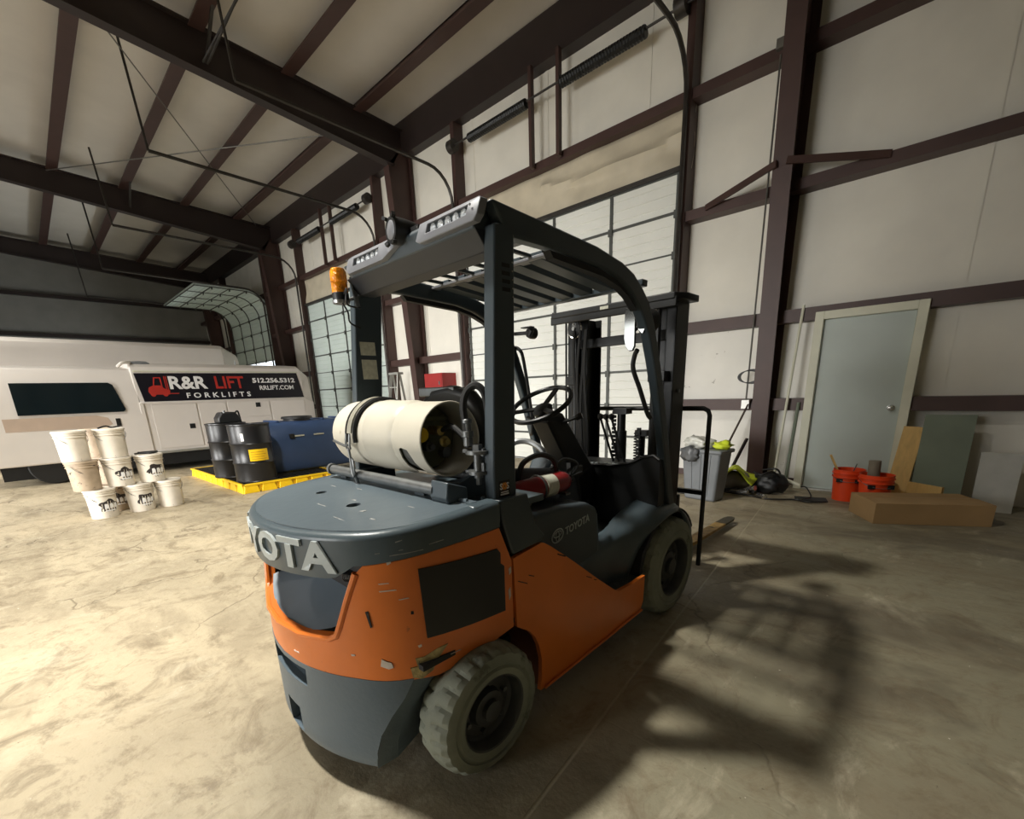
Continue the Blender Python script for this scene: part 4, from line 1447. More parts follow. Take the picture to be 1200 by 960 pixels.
# -- mast
m_ = bpy.data.objects.new('mast', None); COL.objects.link(m_); m_.parent = FL
def channel(mb, x, y0, y1, z0, z1, s, t=.014, w_=.06):
    """C rail: web at x, flanges towards s"""
    a, b = sorted((x, x + s * t))
    mb.box((a, y0, z0), (b, y1, z1))
    a, b = sorted((x, x + s * w_))
    mb.box((a, y0, z0), (b, y0 + .018, z1)).box((a, y1 - .018, z0), (b, y1, z1))
XMC = -.03
for sg in (1, -1):
    mb = MB()
    channel(mb, XMC + sg * .395, 1.935, 2.10, .08, 1.83, -sg)
    mb.build('outer_rail', M_blacksteel, m_, .003)
    mb = MB()
    channel(mb, XMC + sg * .325, 1.99, 2.16, .10, 1.82, -sg)
    mb.build('inner_rail', M_blacksteel, m_, .003)
    mb = MB().cyl((XMC + sg * .30, 1.90, .15), (XMC + sg * .30, 1.90, 1.45), .028, n=14).cyl((XMC + sg * .30, 1.90, 1.45), (XMC + sg * .30, 1.90, 1.80), .017, n=12)
    mb.build('lift_cylinder', M_blacksteel, m_)
    MB().box((min(XMC + sg * .26, XMC + sg * .37), 1.87, 1.38), (max(XMC + sg * .26, XMC + sg * .37), 1.95, 1.44)).build('cylinder_clamp', M_blacksteel, m_, .004)
    MB().cyl((XMC + sg * .41, 2.0, 1.32), (XMC + sg * .395, 2.0, 1.32), .012, n=8).build('rail_bolt', M_steel, m_)
mb = MB()
mb.prism([(-.51, 1.87), (-.50, 1.84), (.39, 1.84), (.43, 1.93), (.43, 2.08), (-.51, 2.08)], lambda u, v, t: (u, v, t), 1.825, 1.862)
mb.box((-.51, 1.845, 1.785), (.40, 1.86, 1.84))
mb.build('top_crossmember', M_blacksteel, m_, .006)
MB().box((-.10, 1.838, 1.832), (-.04, 1.8405, 1.85)).build('crossmember_label', M_label, m_)
for (z, h) in ((1.62, .06), (.45, .10)):
    MB().box((XMC - .38, 1.945, z), (XMC + .38, 1.965, z + h)).build('cross_tie', M_blacksteel, m_, .004)
mb = MB()
mb.tube([( -.32 + .052 * math.cos(2 * PI * i / 24), 1.87, 1.745 + .058 * math.sin(2 * PI * i / 24)) for i in range(24)], .008, 6, True)
pl = mb.build('hose_pulley', M_chrome, m_)
MB().cyl((-.32, 1.86, 1.745), (-.32, 1.88, 1.745), .048, n=20).build('pulley_disc', M_blacksteel, pl)
MB().cyl((-.32, 1.85, 1.745), (-.32, 1.86, 1.745), .012, n=10).box((-.335, 1.86, 1.75), (-.30, 1.88, 1.83)).build('pulley_pin', M_chrome, pl)
mb = MB()
for q, (x, ph) in enumerate(((-.30, 0), (-.27, 1.1), (-.24, 2.0), (-.21, .6))):
    MB().tube(spline([(x + .012 * math.sin(ph + k * 1.3), 1.86 + .015 * math.cos(ph + k), .85 + .22 * k) for k in range(5)], 5), .010, 6).build('hydraulic_hose', M_rubber, m_)
MB().cyl((-.43, 1.92, .4), (-.43, 1.92, 1.80), .007, n=6).build('pressure_pipe', M_blacksteel, m_)
mb = MB().cyl((-.10, 2.14, .12), (-.10, 2.14, 1.05), .040, n=16).cyl((-.10, 2.14, 1.05), (-.10, 2.14, 1.19), .030, n=14)
mb.box((-.15, 2.10, 1.17), (-.04, 2.18, 1.21))
mb.build('free_lift_cylinder', M_blacksteel, m_)
for x in (-.145, .055):
    mb = MB()
    for q in range(16 if x < 0 else 12):
        mb.box((x - .012, 2.105, .75 + q * .028), (x + .012, 2.125, .75 + q * .028 + .02))
    mb.build('lift_chain', M_blacksteel, m_)['kind'] = 'stuff'
mb = MB().cyl((.06, 2.15, .3), (.06, 2.15, 1.05), .024, n=12).box((.02, 2.12, 1.02), (.11, 2.18, 1.06))
mb.tube([(.03 + .012 * math.cos(i * .8), 2.12 + .012 * math.sin(i * .8), .85 + i * .0025) for i in range(80)], .0045, 5)
mb.build('side_shift_hose_reel', M_blacksteel, m_)
# carriage, backrest, forks
c_ = bpy.data.objects.new('fork_carriage', None); COL.objects.link(c_); c_.parent = FL
MB().box((-.45, 2.19, .50), (.33, 2.23, .62)).build('upper_carriage_bar', M_blacksteel, c_, .005)
MB().box((-.45, 2.19, .12), (.40, 2.23, .24)).build('lower_carriage_bar', M_blacksteel, c_, .005)
for x in (-.26, .2):
    MB().box((x - .02, 2.16, .12), (x + .02, 2.20, .75)).build('carriage_side_plate', M_blacksteel, c_, .004)
mb = MB()
mb.tube([(-.555, 2.21, .14), (-.555, 2.21, 1.16), (-.545, 2.21, 1.19), (-.515, 2.21, 1.205), (.455, 2.21, 1.205), (.485, 2.21, 1.19), (.495, 2.21, 1.16), (.497, 2.21, .14)], .0155, 8)
mb.build('backrest_frame', M_blacksteel, c_)
MB().bar((-.55, 2.21, .655), (.49, 2.21, .655), .03, .03).build('backrest_bar', M_blacksteel, c_)
for i in range(6):
    x = -.40 + .152 * i
    MB().bar((x, 2.21, .66), (x, 2.21, 1.20), .022, .010).build('backrest_slat', M_blacksteel, c_)
for sg, x in ((1, .17), (-1, -.36)):
    mb = MB()
    mb.box((x - .05, 2.235, .05), (x + .05, 2.275, .60))
    fk = mb.build('fork', M_blacksteel, c_, .004)
    mb = MB()
    mb.hexa([(x - .05, 2.235, .05), (x + .05, 2.235, .05), (x + .05, 3.55, .05), (x - .05, 3.55, .05)], [(x - .05, 2.235, .09), (x + .05, 2.235, .09), (x + .05, 3.55, .072), (x - .05, 3.55, .072)])
    mb.build('fork_blade', M_fork, fk, .002)
    mb = MB()
    mb.prism([(x - .05, 3.55), (x + .05, 3.55), (x + .05, 3.76), (x + .035, 3.83), (x, 3.86), (x - .035, 3.83), (x - .05, 3.76)], lambda u, v, t: (u, v, .05 + t * (1 - .25 * (v - 3.55) / .3)), 0, .022)
    mb.build('fork_tip', M_forktip, fk, .002)
# tilt cylinders
for sg in (1, -1):
    MB().cyl((sg * .30, 1.62, .42), (sg * .30, 1.93, .62), .03, n=12).build('tilt_cylinder', M_blacksteel, FL)
# -- front lamps, mirrors, grab handle
mb = MB().lathe((.33, 1.62, 1.70), (0, 1, 0), [(0, 0), (0, .05), (.02, .062), (.06, .065), (.07, .06), (.07, 0)], 20)
mb.bar((.33, 1.64, 1.70), (.46, 1.46, 1.62), .03, .02)
mb.build('head_lamp', M_black, FL)
mb = MB().lathe((-.37, 1.46, 1.70), (0, 1, 0), [(0, 0), (0, .028), (.02, .034), (.05, .034), (.05, 0)], 14)
mb.bar((-.37, 1.46, 1.70), (-.455, 1.42, 1.70), .02, .02).box((-.41, 1.43, 1.728), (-.33, 1.47, 1.734)).cyl((-.34, 1.43, 1.68), (-.32, 1.43, 1.71), .016, n=8)
mb.build('head_lamp', M_black, FL)
for i, (x0, x1, z0, z1) in enumerate(((.378, .438, 1.525, 1.725), (.444, .490, 1.60, 1.718))):
    mb = MB()
    ol = [(x0 + .008, z1), (x1 - .004, z1 - .003), (x1, z1 - .02), (x1, z0 + .02), (x1 - .01, z0), (x0 + .03, z0), (x0 + .01, z0 + .02), (x0, z0 + .06), (x0, z1 - .02)]
    mb.prism(ol, lambda u, v, t: (u, 1.335 + t + (.03 * (u - .4)), v), 0, .012)
    mr = mb.build('rear_view_mirror', M_black, FL, .003)
    mb = MB()
    mb.prism([(a * .9 + (x0 + x1) * .05, b * .96 + (z0 + z1) * .02) for a, b in ol], lambda u, v, t: (u, 1.3335 + t + (.03 * (u - .4)), v), -.001, .0005)
    mb.build('mirror_face', M_mirror, mr)
    MB().bar(((x0 + x1) / 2, 1.345, z0 + .08), (.475, 1.375, 1.66), .012, .012).build('mirror_arm', M_black, mr)
mb = MB()
mb.tube(spline([(.44, 1.36, 1.53), (.42, 1.37, 1.50), (.41, 1.38, 1.44), (.43, 1.42, 1.34), (.455, 1.46, 1.22), (.465, 1.48, 1.19)], 6), .012, 8)
mb.build('grab_handle', M_black, FL)
mb = MB()
mb.tube(spline([(-.46, 1.43, 1.62), (-.42, 1.43, 1.60), (-.42, 1.46, 1.54), (-.41, 1.50, 1.3), (-.41, 1.52, 1.1), (-.45, 1.55, 1.06)], 6), .011, 8)
mb.build('grab_handle', M_black, FL)

# ------------------------------------------------------------------ propane bottle (lies in the cradle)
def fw(p):
    return FO + Matrix.Rotation(FRZ, 3, 'Z') @ Vector(p)
pt = thing('propane_tank', 'cream steel propane bottle strapped across the tail of the lift truck', 'gas bottle', fw((0, 0, 0)), FRZ)
R = .145
ty, tz = .285, 1.185
prof = [(-.50, 0), (-.497, .04), (-.485, .075), (-.46, .105), (-.43, .128), (-.40, .139), (-.38, .143), (-.30, R), (-.12, R), (-.115, R + .003), (-.105, R), (.06, R), (.09, .141), (.115, .128), (.13, .11)]
MB().lathe((0, ty, tz), (1, 0, 0), prof, 48).build('shell', M_tank, pt)
# collar with a hand hole: cylinder wall as a patch in (angle, x)
ang0 = math.radians(-2)
rc = .139
def colmap(u, v, off):
    a = u / rc
    return (v, ty + (rc + off) * math.cos(a), tz + (rc + off) * math.sin(a))
cut = [(rc * math.radians(a), x) for a, x in ((190, .150), (193, .137), (225, .132), (243, .145), (246, .18), (240, .215), (215, .205), (193, .190))]
mb = MB()
patch(mb, [(0.0, .075), (rc * 2 * PI * .999, .075), (rc * 2 * PI * .999, .283), (0.0, .283)], colmap, .004, holes=(cut,), d=.03)
mb.build('collar', M_tank, pt)
MB().tube([(.283, ty + (rc - .002) * math.cos(2 * PI * i / 48), tz + (rc - .002) * math.sin(2 * PI * i / 48)) for i in range(48)], .004, 6, True).build('collar_rim', M_tank, pt)
MB().lathe((0, ty, tz), (1, 0, 0), [(.12, .132), (.15, .115), (.16, .06), (.162, 0)], 32).build('dished_end', M_tankin, pt)
mb = MB()
patch(mb, [(a * .985 + rc * math.radians(216) * .015, b) for a, b in cut], lambda u, v, o: colmap(u, v, o - .012), .002, d=.03)
mb.build('foil_label', mat('dim_foil_label', rgb(96, 96, 92), .5, .1, .4, 50), pt)
v1 = MB().cyl((.16, ty, tz + .03), (.225, ty, tz + .03), .018, n=12).cyl((.21, ty, tz + .03), (.25, ty - .02, tz + .03), .014, n=8).lathe((.225, ty - .0, tz - .01), (1, 0, 0), [(0, .0), (0, .012), (.02, .022), (.025, .012), (.04, .012), (.04, 0)], 14)
v1.build('service_valve', M_brass, pt)
MB().lathe((.165, ty - .075, tz + .02), (1, -.1, 0), [(0, .02), (.03, .02), (.032, .028), (.05, .028), (.05, 0)], 16).build('yellow_valve_cap', M_yellow, pt)
MB().lathe((.16, ty - .03, tz - .03), (1, 0, 0), [(0, .02), (.03, .02), (.035, .012), (.05, .012), (.05, 0)], 12).build('relief_valve', M_steel, pt)
MB().lathe((.16, ty + .05, tz - .06), (1, 0, 0), [(0, .022), (.03, .022), (.03, 0)], 12).build('level_gauge', M_steel, pt)
MB().cyl((.18, ty - .05, tz + .075), (.18, ty + .06, tz + .075), .01, n=8).build('handle_bar', M_tankin, pt)
mb = MB()
mb.tube(spline([(.24, ty - .01, tz + .03), (.30, ty - .01, tz + .05), (.35, ty - .01, tz + .03), (.40, ty - .015, tz + .0)], 6), .010, 8)
mb.build('outlet_hose', M_rubber, pt)
# strap clamp: part of the cradle
for x in (-.235, -.17):
    mb = MB()
    mb.tube([(x, ty + (R + .009) * math.cos(a), tz + (R + .009) * math.sin(a)) for a in [math.radians(q) for q in range(-60, 196, 8)]], .008, 6)
    mb.build('clamp_band', M_rubber, g)
mb = MB()
arc = [math.radians(q) for q in range(84, 184, 10)]
pts = [(-.20, ty + (R + .016) * math.cos(a), tz + (R + .016) * math.sin(a)) for a in arc]
for p, q in zip(pts[:-1], pts[1:]):
    mb.bar(p, q, .035, .005, up=(0, p[1] - ty, p[2] - tz))
mb.build('latch_strap', mat('tan_galvanised_strap', rgb(176, 172, 156), .4, .4, .15), g)
mb = MB()
mb.tube([(-.185, .118, 1.20), (-.185, .112, 1.155), (-.185, .114, 1.14), (-.215, .114, 1.14), (-.215, .112, 1.155), (-.215, .118, 1.20)], .005, 6)
mb.cyl((-.20, .114, 1.14), (-.20, .122, 1.02), .006, n=8)
mb.tube([(-.188, .12, 1.09), (-.188, .122, 1.03), (-.20, .122, 1.015), (-.212, .122, 1.03), (-.212, .12, 1.09), (-.20, .12, 1.10)], .005, 6, True)
mb.cyl((-.20, .125, 1.03), (-.20, .14, .975), .008, n=8)
mb.tube([(-.30, .10, 1.17), (-.26, .095, 1.165), (-.22, .11, 1.15), (-.19, .11, 1.155)], .006, 6)
mb.build('over_centre_latch', M_steel, g)
# ------------------------------------------------------------------ fire extinguisher on the engine cover
fe = thing('fire_extinguisher', 'red fire extinguisher lying on the engine cover beside the pillar', 'extinguisher', fw((0, 0, 0)), FRZ)
fx, fz = .30, .918
MB().lathe((fx, .60, fz), (-.03, 1, .0), [(0, .03), (.01, .045), (.03, .052), (.33, .052), (.36, .045), (.385, .028), (.40, .02)], 28).build('cylinder', M_red, fe)
MB().lathe((fx, .775, fz), (-.03, 1, .0), [(0, .0525), (0, .0535), (.075, .0535), (.075, .0525)], 28).build('instruction_label', M_label, fe)
mb = MB()
mb.tube([(fx - .006 + .055 * math.cos(2 * PI * i / 24), .76, fz + .055 * math.sin(2 * PI * i / 24)) for i in range(24)], .006, 6, True)
mb.build('clamp_ring', M_steel, fe)
mb = MB().cyl((fx - .012, .99, fz), (fx - .014, 1.03, fz), .018, n=10).bar((fx - .01, 1.0, fz + .02), (fx - .05, 1.05, fz + .07), .02, .012).bar((fx - .01, 1.0, fz + .01), (fx + .02, 1.07, fz + .03), .02, .01)
mb.tube(spline([(fx - .01, 1.02, fz + .02), (fx + .0, 1.06, fz + .07), (fx - .04, 1.0, fz + .10), (fx - .06, .92, fz + .06)], 6), .008, 6)
mb.build('valve_head', M_black, fe)
for y_ in (.62, .90):
    MB().box((fx - .05, y_, fz - .055), (fx + .05, y_ + .035, fz - .044)).build('cradle_bracket', M_steel, fe)
#@@PART3
# ================================================================== VAN WITH THE SIGN
van = thing('van', 'white van side on at the left with a dark sign band along its side', 'van', (-11.5, 1.9, 0))
def loft_y(mb, prof, y0, y1, shrink0=0.0, shrink1=0.0, seg=1, cap=True):
    """profile (x,z) swept along y"""
    n = len(prof)
    vs = [(x, y0, z) for x, z in prof] + [(x, y1, z) for x, z in prof]
    fs = [tuple(range(n)), tuple(range(n, 2 * n))[::-1]] + [(i, (i + 1) % n, n + (i + 1) % n, n + i) for i in range(n)]
    return mb.add(vs, fs)
# body: box section with a leaning upper band; y local from -.32 (bulkhead) to 3.05 (tail)
prof = [(0, .36), (0.0, 1.36), (-.03, 1.38), (-.14, 1.97), (-.19, 2.06), (-.32, 2.12), (-1.0, 2.18), (-1.7, 2.12), (-1.85, 2.0), (-1.98, 1.36), (-2.0, .36)]
mb = loft_y(MB(), prof, -.34, 2.92)
vb = mb.build('body', M_van, van, .04, 3)
prof2 = [(.02, .36), (.02, 1.15), (-.03, 1.42), (-.16, 1.92), (-.24, 2.02), (-1.0, 2.10), (-1.75, 2.02), (-1.98, 1.36), (-2.0, .36)]
loft_y(MB(), prof2, -2.6, -.30).build('cab', M_van, van, .03, 3)
# tail slope
mb = MB()
n = len(prof)
vs = [(x, 2.90, z) for x, z in prof] + [(x * .97 - .03, 3.10, .36 + (z - .36) * .90) for x, z in prof]
mb.add(vs, [tuple(range(n)), tuple(range(n, 2 * n))[::-1]] + [(i, (i + 1) % n, n + (i + 1) % n, n + i) for i in range(n)])
mb.build('tail', M_van, van)
loft_y(MB(), [(-1.9, -.0 + .12), (-1.9, .37), (-.08, .37), (-.08, .12)], -2.4, 2.9).build('underbody', M_dark, van)
for y in (-1.75, 2.15):
    MB().lathe((-.02, y, .33), (-1, 0, 0), [(0, .19), (.0, .31), (.02, .33), (.22, .33), (.24, .3), (.24, 0)], 30).build('wheel', M_rubber, van)
def vmap(u, v, off):   # leaning band: u along y, v height
    k = (v - 1.38) / (1.97 - 1.38)
    return (-.03 - .11 * k + off, u, v)
Y0 = 1.9
mb = MB()
patch(mb, [(1.66 - Y0, 1.385), (4.79 - Y0, 1.47), (4.70 - Y0, 2.0), (1.60 - Y0, 1.90)], vmap, .0, d=.4, interior=False) if False else None
sign = [(1.66 - Y0, 1.39), (4.78 - Y0, 1.39), (4.72 - Y0, 1.955), (1.60 - Y0, 1.935)]
mb = MB()
patch(mb, sign, lambda u, v, o: vmap(u, v, o + .012), .01, d=.5, interior=False)
sg_ = mb.build('sign_panel', M_signblack, van)
sm_ = lambda u, v, o: vmap(u, v, o + .0125)
def t_(txt, y0, z0, y1, z1, m, nm, bold=.02, space=1.0):
    mb = MB()
    put_text(mb, txt, (y0 - Y0, z0, y1 - Y0, z1), sm_, .002, bold=bold, space=space)
    return mb.build(nm, m, sg_)
t_('R&R', 2.13, 1.62, 2.80, 1.88, M_white, 'white_lettering', .03)
t_('LIFT', 2.95, 1.62, 3.52, 1.88, M_signred, 'red_lettering', .02)
t_('FORKLIFTS', 2.38, 1.44, 3.60, 1.545, M_white, 'white_lettering', .02, 1.6)
t_('512.256.5312', 3.70, 1.735, 4.64, 1.845, M_white, 'white_lettering', .04)
t_('RRLIFT.COM', 3.82, 1.575, 4.58, 1.675, M_white, 'white_lettering', .02)
# red forklift pictogram
def q_(poly):
    mb = MB()
    patch(mb, [(a - Y0, b) for a, b in poly], lambda u, v, o: sm_(u, v, o + .002), .002, d=.2, interior=False)
    mb.build('red_pictogram', M_signred, sg_)
q_([(1.76, 1.58), (1.79, 1.52), (2.10, 1.52), (2.12, 1.60), (2.03, 1.64), (1.98, 1.70), (1.86, 1.70), (1.78, 1.66)])
q_([(1.86, 1.70), (1.88, 1.70), (1.91, 1.84), (1.99, 1.84), (1.99, 1.86), (1.89, 1.86)])
q_([(1.99, 1.66), (2.01, 1.66), (2.01, 1.86), (1.99, 1.86)])
q_([(2.06, 1.54), (2.075, 1.54), (2.075, 1.88), (2.06, 1.88)])
q_([(2.09, 1.54), (2.105, 1.54), (2.105, 1.88), (2.09, 1.88)])
q_([(2.10, 1.53), (2.26, 1.53), (2.26, 1.545), (2.10, 1.545)])
for c in (1.83, 2.03):
    mb = MB()
    patch(mb, circ(c - Y0, 1.525, .042, 14), lambda u, v, o: sm_(u, v, o + .0035), .0015, d=.2, interior=False)
    mb.build('red_pictogram', M_signred, sg_)
# trim rails and side lockers
mb = MB().box((-.005, -.32, 1.355), (.03, 2.9, 1.378)).build('lower_trim', M_van, van, .004)
mb = MB().box((-.15, -.30, 1.965), (-.11, 2.85, 1.985)).build('gutter', M_cream, van, .004)
MB().box((-.01, -.34, .36), (.02, -.27, 1.38)).build('bulkhead_pillar', M_van, van, .01)
for (a, b, z0, z1) in ((1.74, 2.50, .46, 1.33), (2.53, 3.05, .46, 1.33), (3.08, 3.95, 1.0, 1.33), (3.08, 3.95, .46, .97), (3.98, 4.75, .46, 1.33)):
    MB().box((.0, a - Y0, z0), (.014, b - Y0, z1)).build('side_locker', M_van, van, .004)
for (a, z) in ((2.36, .87), (2.84, .90), (3.70, 1.25), (4.5, .9)):
    MB().box((.014, a - Y0 - .05, z - .05), (.02, a - Y0 + .05, z + .05)).build('recessed_handle', M_black, van, .003)
MB().box((.0, -.3, .36), (.03, 2.9, .41)).build('sill', M_alu, van, .004)
mb = MB()
mb.prism([(-2.0, 1.22), (-.60, 1.22), (-.56, 1.26), (-.66, 1.72), (-.72, 1.76), (-2.0, 1.76)], lambda u, v, t: (.034 - .19 * max(0, (v - 1.15)) / .75 * .72 + t, u, v), 0, .012)
mb.build('side_window', M_vanglass, van)
MB().box((.02, -.75, .95), (.03, -.68, 1.10)).build('door_handle', M_black, van, .004)
mb = MB()
mb.prism([(-2.2, .95), (-.9, .95), (-.8, 1.0), (-.85, 1.12), (-1.0, 1.17), (-2.2, 1.17)], lambda u, v, t: (.021 + t, u, v), 0, .002)
mb.build('faded_side_graphic', mat('faded_tan_graphic', rgb(196, 176, 160), .4, 0, .05), van)
mb = MB().tube(spline([(-.25, -.5, 2.06), (-.2, -.42, 2.13), (-.3, -.30, 2.15), (-.5, -.28, 2.15)], 5), .03, 8)
mb.build('roof_hose', M_van, van)
MB().lathe((-.5, -.12, 2.10), (0, 0, 1), [(0, .18), (.05, .17), (.08, .12), (.09, 0)], 20).build('roof_vent', M_bin, van)
MB().cyl((-.4, 1.6, 2.12), (-.4, 1.6, 2.22), .008, n=6).build('roof_aerial', M_steel, van)
# ------------------------------------------------------------------ second vehicle behind
bus = thing('box_truck', 'tall plain white box truck parked behind the van with the sign', 'truck', (-14.9, 0, 0))
prof = [(0, .55), (0, 2.62), (-.05, 2.76), (-.16, 2.84), (-.4, 2.88), (-2.0, 2.88), (-2.24, 2.84), (-2.35, 2.76), (-2.4, 2.62), (-2.4, .55)]
n = len(prof)
mb = loft_y(MB(), prof, -5.0, 4.15)
mb.build('cargo_box', M_van, bus, .05, 3)
vs = [(x, 4.14, z) for x, z in prof] + [(x * .94 - .07, 4.50, .55 + (z - .55) * .90) for x, z in prof]
MB().add(vs, [tuple(range(n)), tuple(range(n, 2 * n))[::-1]] + [(i, (i + 1) % n, n + (i + 1) % n, n + i) for i in range(n)]).build('rounded_tail', M_van, bus)
MB().box((-2.2, -4.8, .3), (-.2, 4.2, .56)).build('frame', M_dark, bus)
for y in (-3.5, 2.6):
    for x in (-.1, -2.0):
        MB().lathe((x, y, .42), (-1, 0, 0), [(0, .2), (0, .4), (.02, .42), (.26, .42), (.28, .4), (.28, 0)], 26).build('wheel', M_rubber, bus)
MB().box((.0, -.3, 1.98), (.012, -.15, 2.02)).build('side_marker', M_amber, bus)
# ------------------------------------------------------------------ spill deck, drums, blue tank
sp = thing('spill_deck', 'yellow spill containment deck with black grating under the drums and blue tank', 'spill pallet', (-8.82, 2.70, 0), math.radians(1.0))
SX, SY = 1.42, .76
MB().box((-SX + .03, -SY + .03, .012), (SX - .03, SY - .03, .10)).build('tray', M_yellow, sp)
mb = None
def blocks(p, q, nrm, n):
    p, q, nrm = Vector(p), Vector(q), Vector(nrm)
    for i in range(n):
        a = p.lerp(q, (i + .06) / n)
        b_ = p.lerp(q, (i + .94) / n)
        d_ = (q - p).normalized()
        bot = [a, b_, b_ - nrm * .05, a - nrm * .05]
        tp = [a + d_ * .03 - nrm * .012, b_ - d_ * .03 - nrm * .012, b_ - nrm * .05, a - nrm * .05]
        MB().hexa([(v.x, v.y, 0.0) for v in bot], [(v.x, v.y, .115) for v in tp]).build('side_block', M_yellow, sp, .004)
blocks((SX, -SY, 0), (SX, SY, 0), (1, 0, 0), 6)
blocks((-SX, -SY, 0), (SX, -SY, 0), (0, -1, 0), 9)
blocks((-SX, SY, 0), (SX, SY, 0), (0, 1, 0), 9)
mb = MB().box((-SX, -SY, .112), (SX, -SY + .04, .14)).box((-SX, SY - .04, .112), (SX, SY, .14)).box((-SX, -SY, .112), (-SX + .04, SY, .14)).box((SX - .04, -SY, .112), (SX, SY, .14))
mb.build('rim', M_yellow, sp, .004)
for i in range(24):
    x = -SX + .08 + (2 * SX - .16) * i / 23
    MB().box((x - .02, -SY + .045, .118), (x + .02, SY - .045, .136)).build('grating_bar', M_black, sp, flat=True)
for i in range(9):
    y = -SY + .12 + (2 * SY - .24) * i / 8
    MB().box((-SX + .05, y - .012, .106), (SX - .05, y + .012, .128)).build('cross_bar', M_black, sp, flat=True)
def make_drum(loc, label):
    t = thing('steel_drum', label, 'drum', loc, 0, 'black drums on the spill deck')
    r = .285
    pr = [(0, 0), (0, r), (.012, r + .008), (.024, r)]
    for z in (.29, .58):
        pr += [(z - .02, r - .001), (z, r + .010), (z + .02, r - .001)]
    pr += [(.845, r), (.858, r + .008), (.872, r + .006), (.872, r - .006), (.855, r - .012), (.855, 0)]
    MB().lathe((0, 0, 0), (0, 0, 1), pr, 40).build('shell', M_drum, t)
    MB().lathe((.12, .1, .855), (0, 0, 1), [(0, .035), (.012, .035), (.014, .02), (.014, 0)], 14).build('bung', M_steel, t)
    return t
dr = make_drum((-7.72, 2.29, .136), 'black steel drum with a yellow label at the near corner of the yellow deck')
def dmap(u, v, off):
    a = u / .285
    return ((.287 + off) * math.cos(a), (.287 + off) * math.sin(a), v)
mb = MB()
patch(mb, [(-.135, .325), (.135, .325), (.135, .50), (-.135, .50)], dmap, .0015, d=.04)
lb = mb.build('yellow_label', M_yellow, dr)
mb = MB()
for i in range(4):
    patch(mb, [(-.11, .35 + i * .035), (.10 - .03 * (i % 2), .35 + i * .035), (.10 - .03 * (i % 2), .357 + i * .035), (-.11, .357 + i * .035)], lambda u, v, o: dmap(u, v, o + .001), .001, d=.04, interior=False)
mb.build('label_print', mat('label_brown_print', rgb(176, 120, 30), .5), lb)['kind'] = 'stuff'
mb = MB()
patch(mb, [(-.21, .63), (-.17, .63), (-.17, .74), (-.21, .74)], dmap, .0015, d=.04)
mb.build('white_label', M_white, dr)
d2 = make_drum((-8.52, 2.20, .136), 'black steel drum standing directly behind the labelled drum')
mb = MB()
sec = [(-.42, 0), (.42, 0), (.46, .1), (.46, .52), (.42, .66), (.34, .78), (.27, .84), (-.27, .84), (-.34, .78), (-.42, .66), (-.46, .52), (-.46, .1)]
secn = len(sec)
bt = thing('blue_tank', 'blue moulded poly tank on the yellow deck with a black lid', 'tank', (-8.45, 3.32, .1385), math.radians(2))
vs, fs = [], []
for (y, k, zk) in ((-.76, .80, .86), (-.72, .92, .95), (-.62, 1.0, 1.0), (.95, 1.0, 1.0), (1.08, .92, .95), (1.12, .8, .86)):
    vs += [(x * k, y, z * zk + .02 * (1 - k)) for x, z in sec]
for j in range(5):
    for i in range(secn):
        fs.append((j * secn + i, j * secn + (i + 1) % secn, (j + 1) * secn + (i + 1) % secn, (j + 1) * secn + i))
fs += [tuple(range(secn)), tuple(range(5 * secn, 6 * secn))[::-1]]
mb.add(vs, fs).build('tank_body', M_blue, bt, .03, 3)
MB().lathe((0.05, -.02, .835), (0, 0, 1), [(0, .22), (.03, .22), (.04, .26), (.075, .25), (.08, .2), (.08, 0)], 30).build('lid', M_black, bt)
for y in (-.45, .35, .75):
    MB().box((-.28, y - .03, .835), (.28, y + .03, .865)).build('moulded_rib', M_blue, bt, .012)
for (y, z) in ((-.2, .60), (.15, .60), (.50, .60)):
    MB().box((.44, y - .09, z - .012), (.462, y + .09, z + .012)).build('white_stripe', M_label, bt, .002)
MB().box((.42, -.36, .56), (.48, -.28, .64)).build('outlet', M_black, bt, .01)
tp = thing('transfer_pump', 'small black pump box perched between the drums and the blue tank', 'pump', (-8.35, 2.63, 0))
tp.location = (-8.50, 2.24, .136 + .872)
mb = MB()
mb.prism([(-.16, 0), (.16, 0), (.16, .08), (.10, .17), (-.10, .17), (-.16, .08)], lambda u, v, t: (t, u, v), -.16, .12)
mb.build('housing', M_black, tp, .02)
MB().tube(spline([(.0, .1, .12), (.02, .16, .18), (.02, .18, .05), (.03, .19, -.1)], 5), .015, 6).build('hose', M_rubber, tp)
MB().cyl((.1, -.06, .16), (.1, -.06, .20), .02, n=10).build('cap', M_steel, tp)
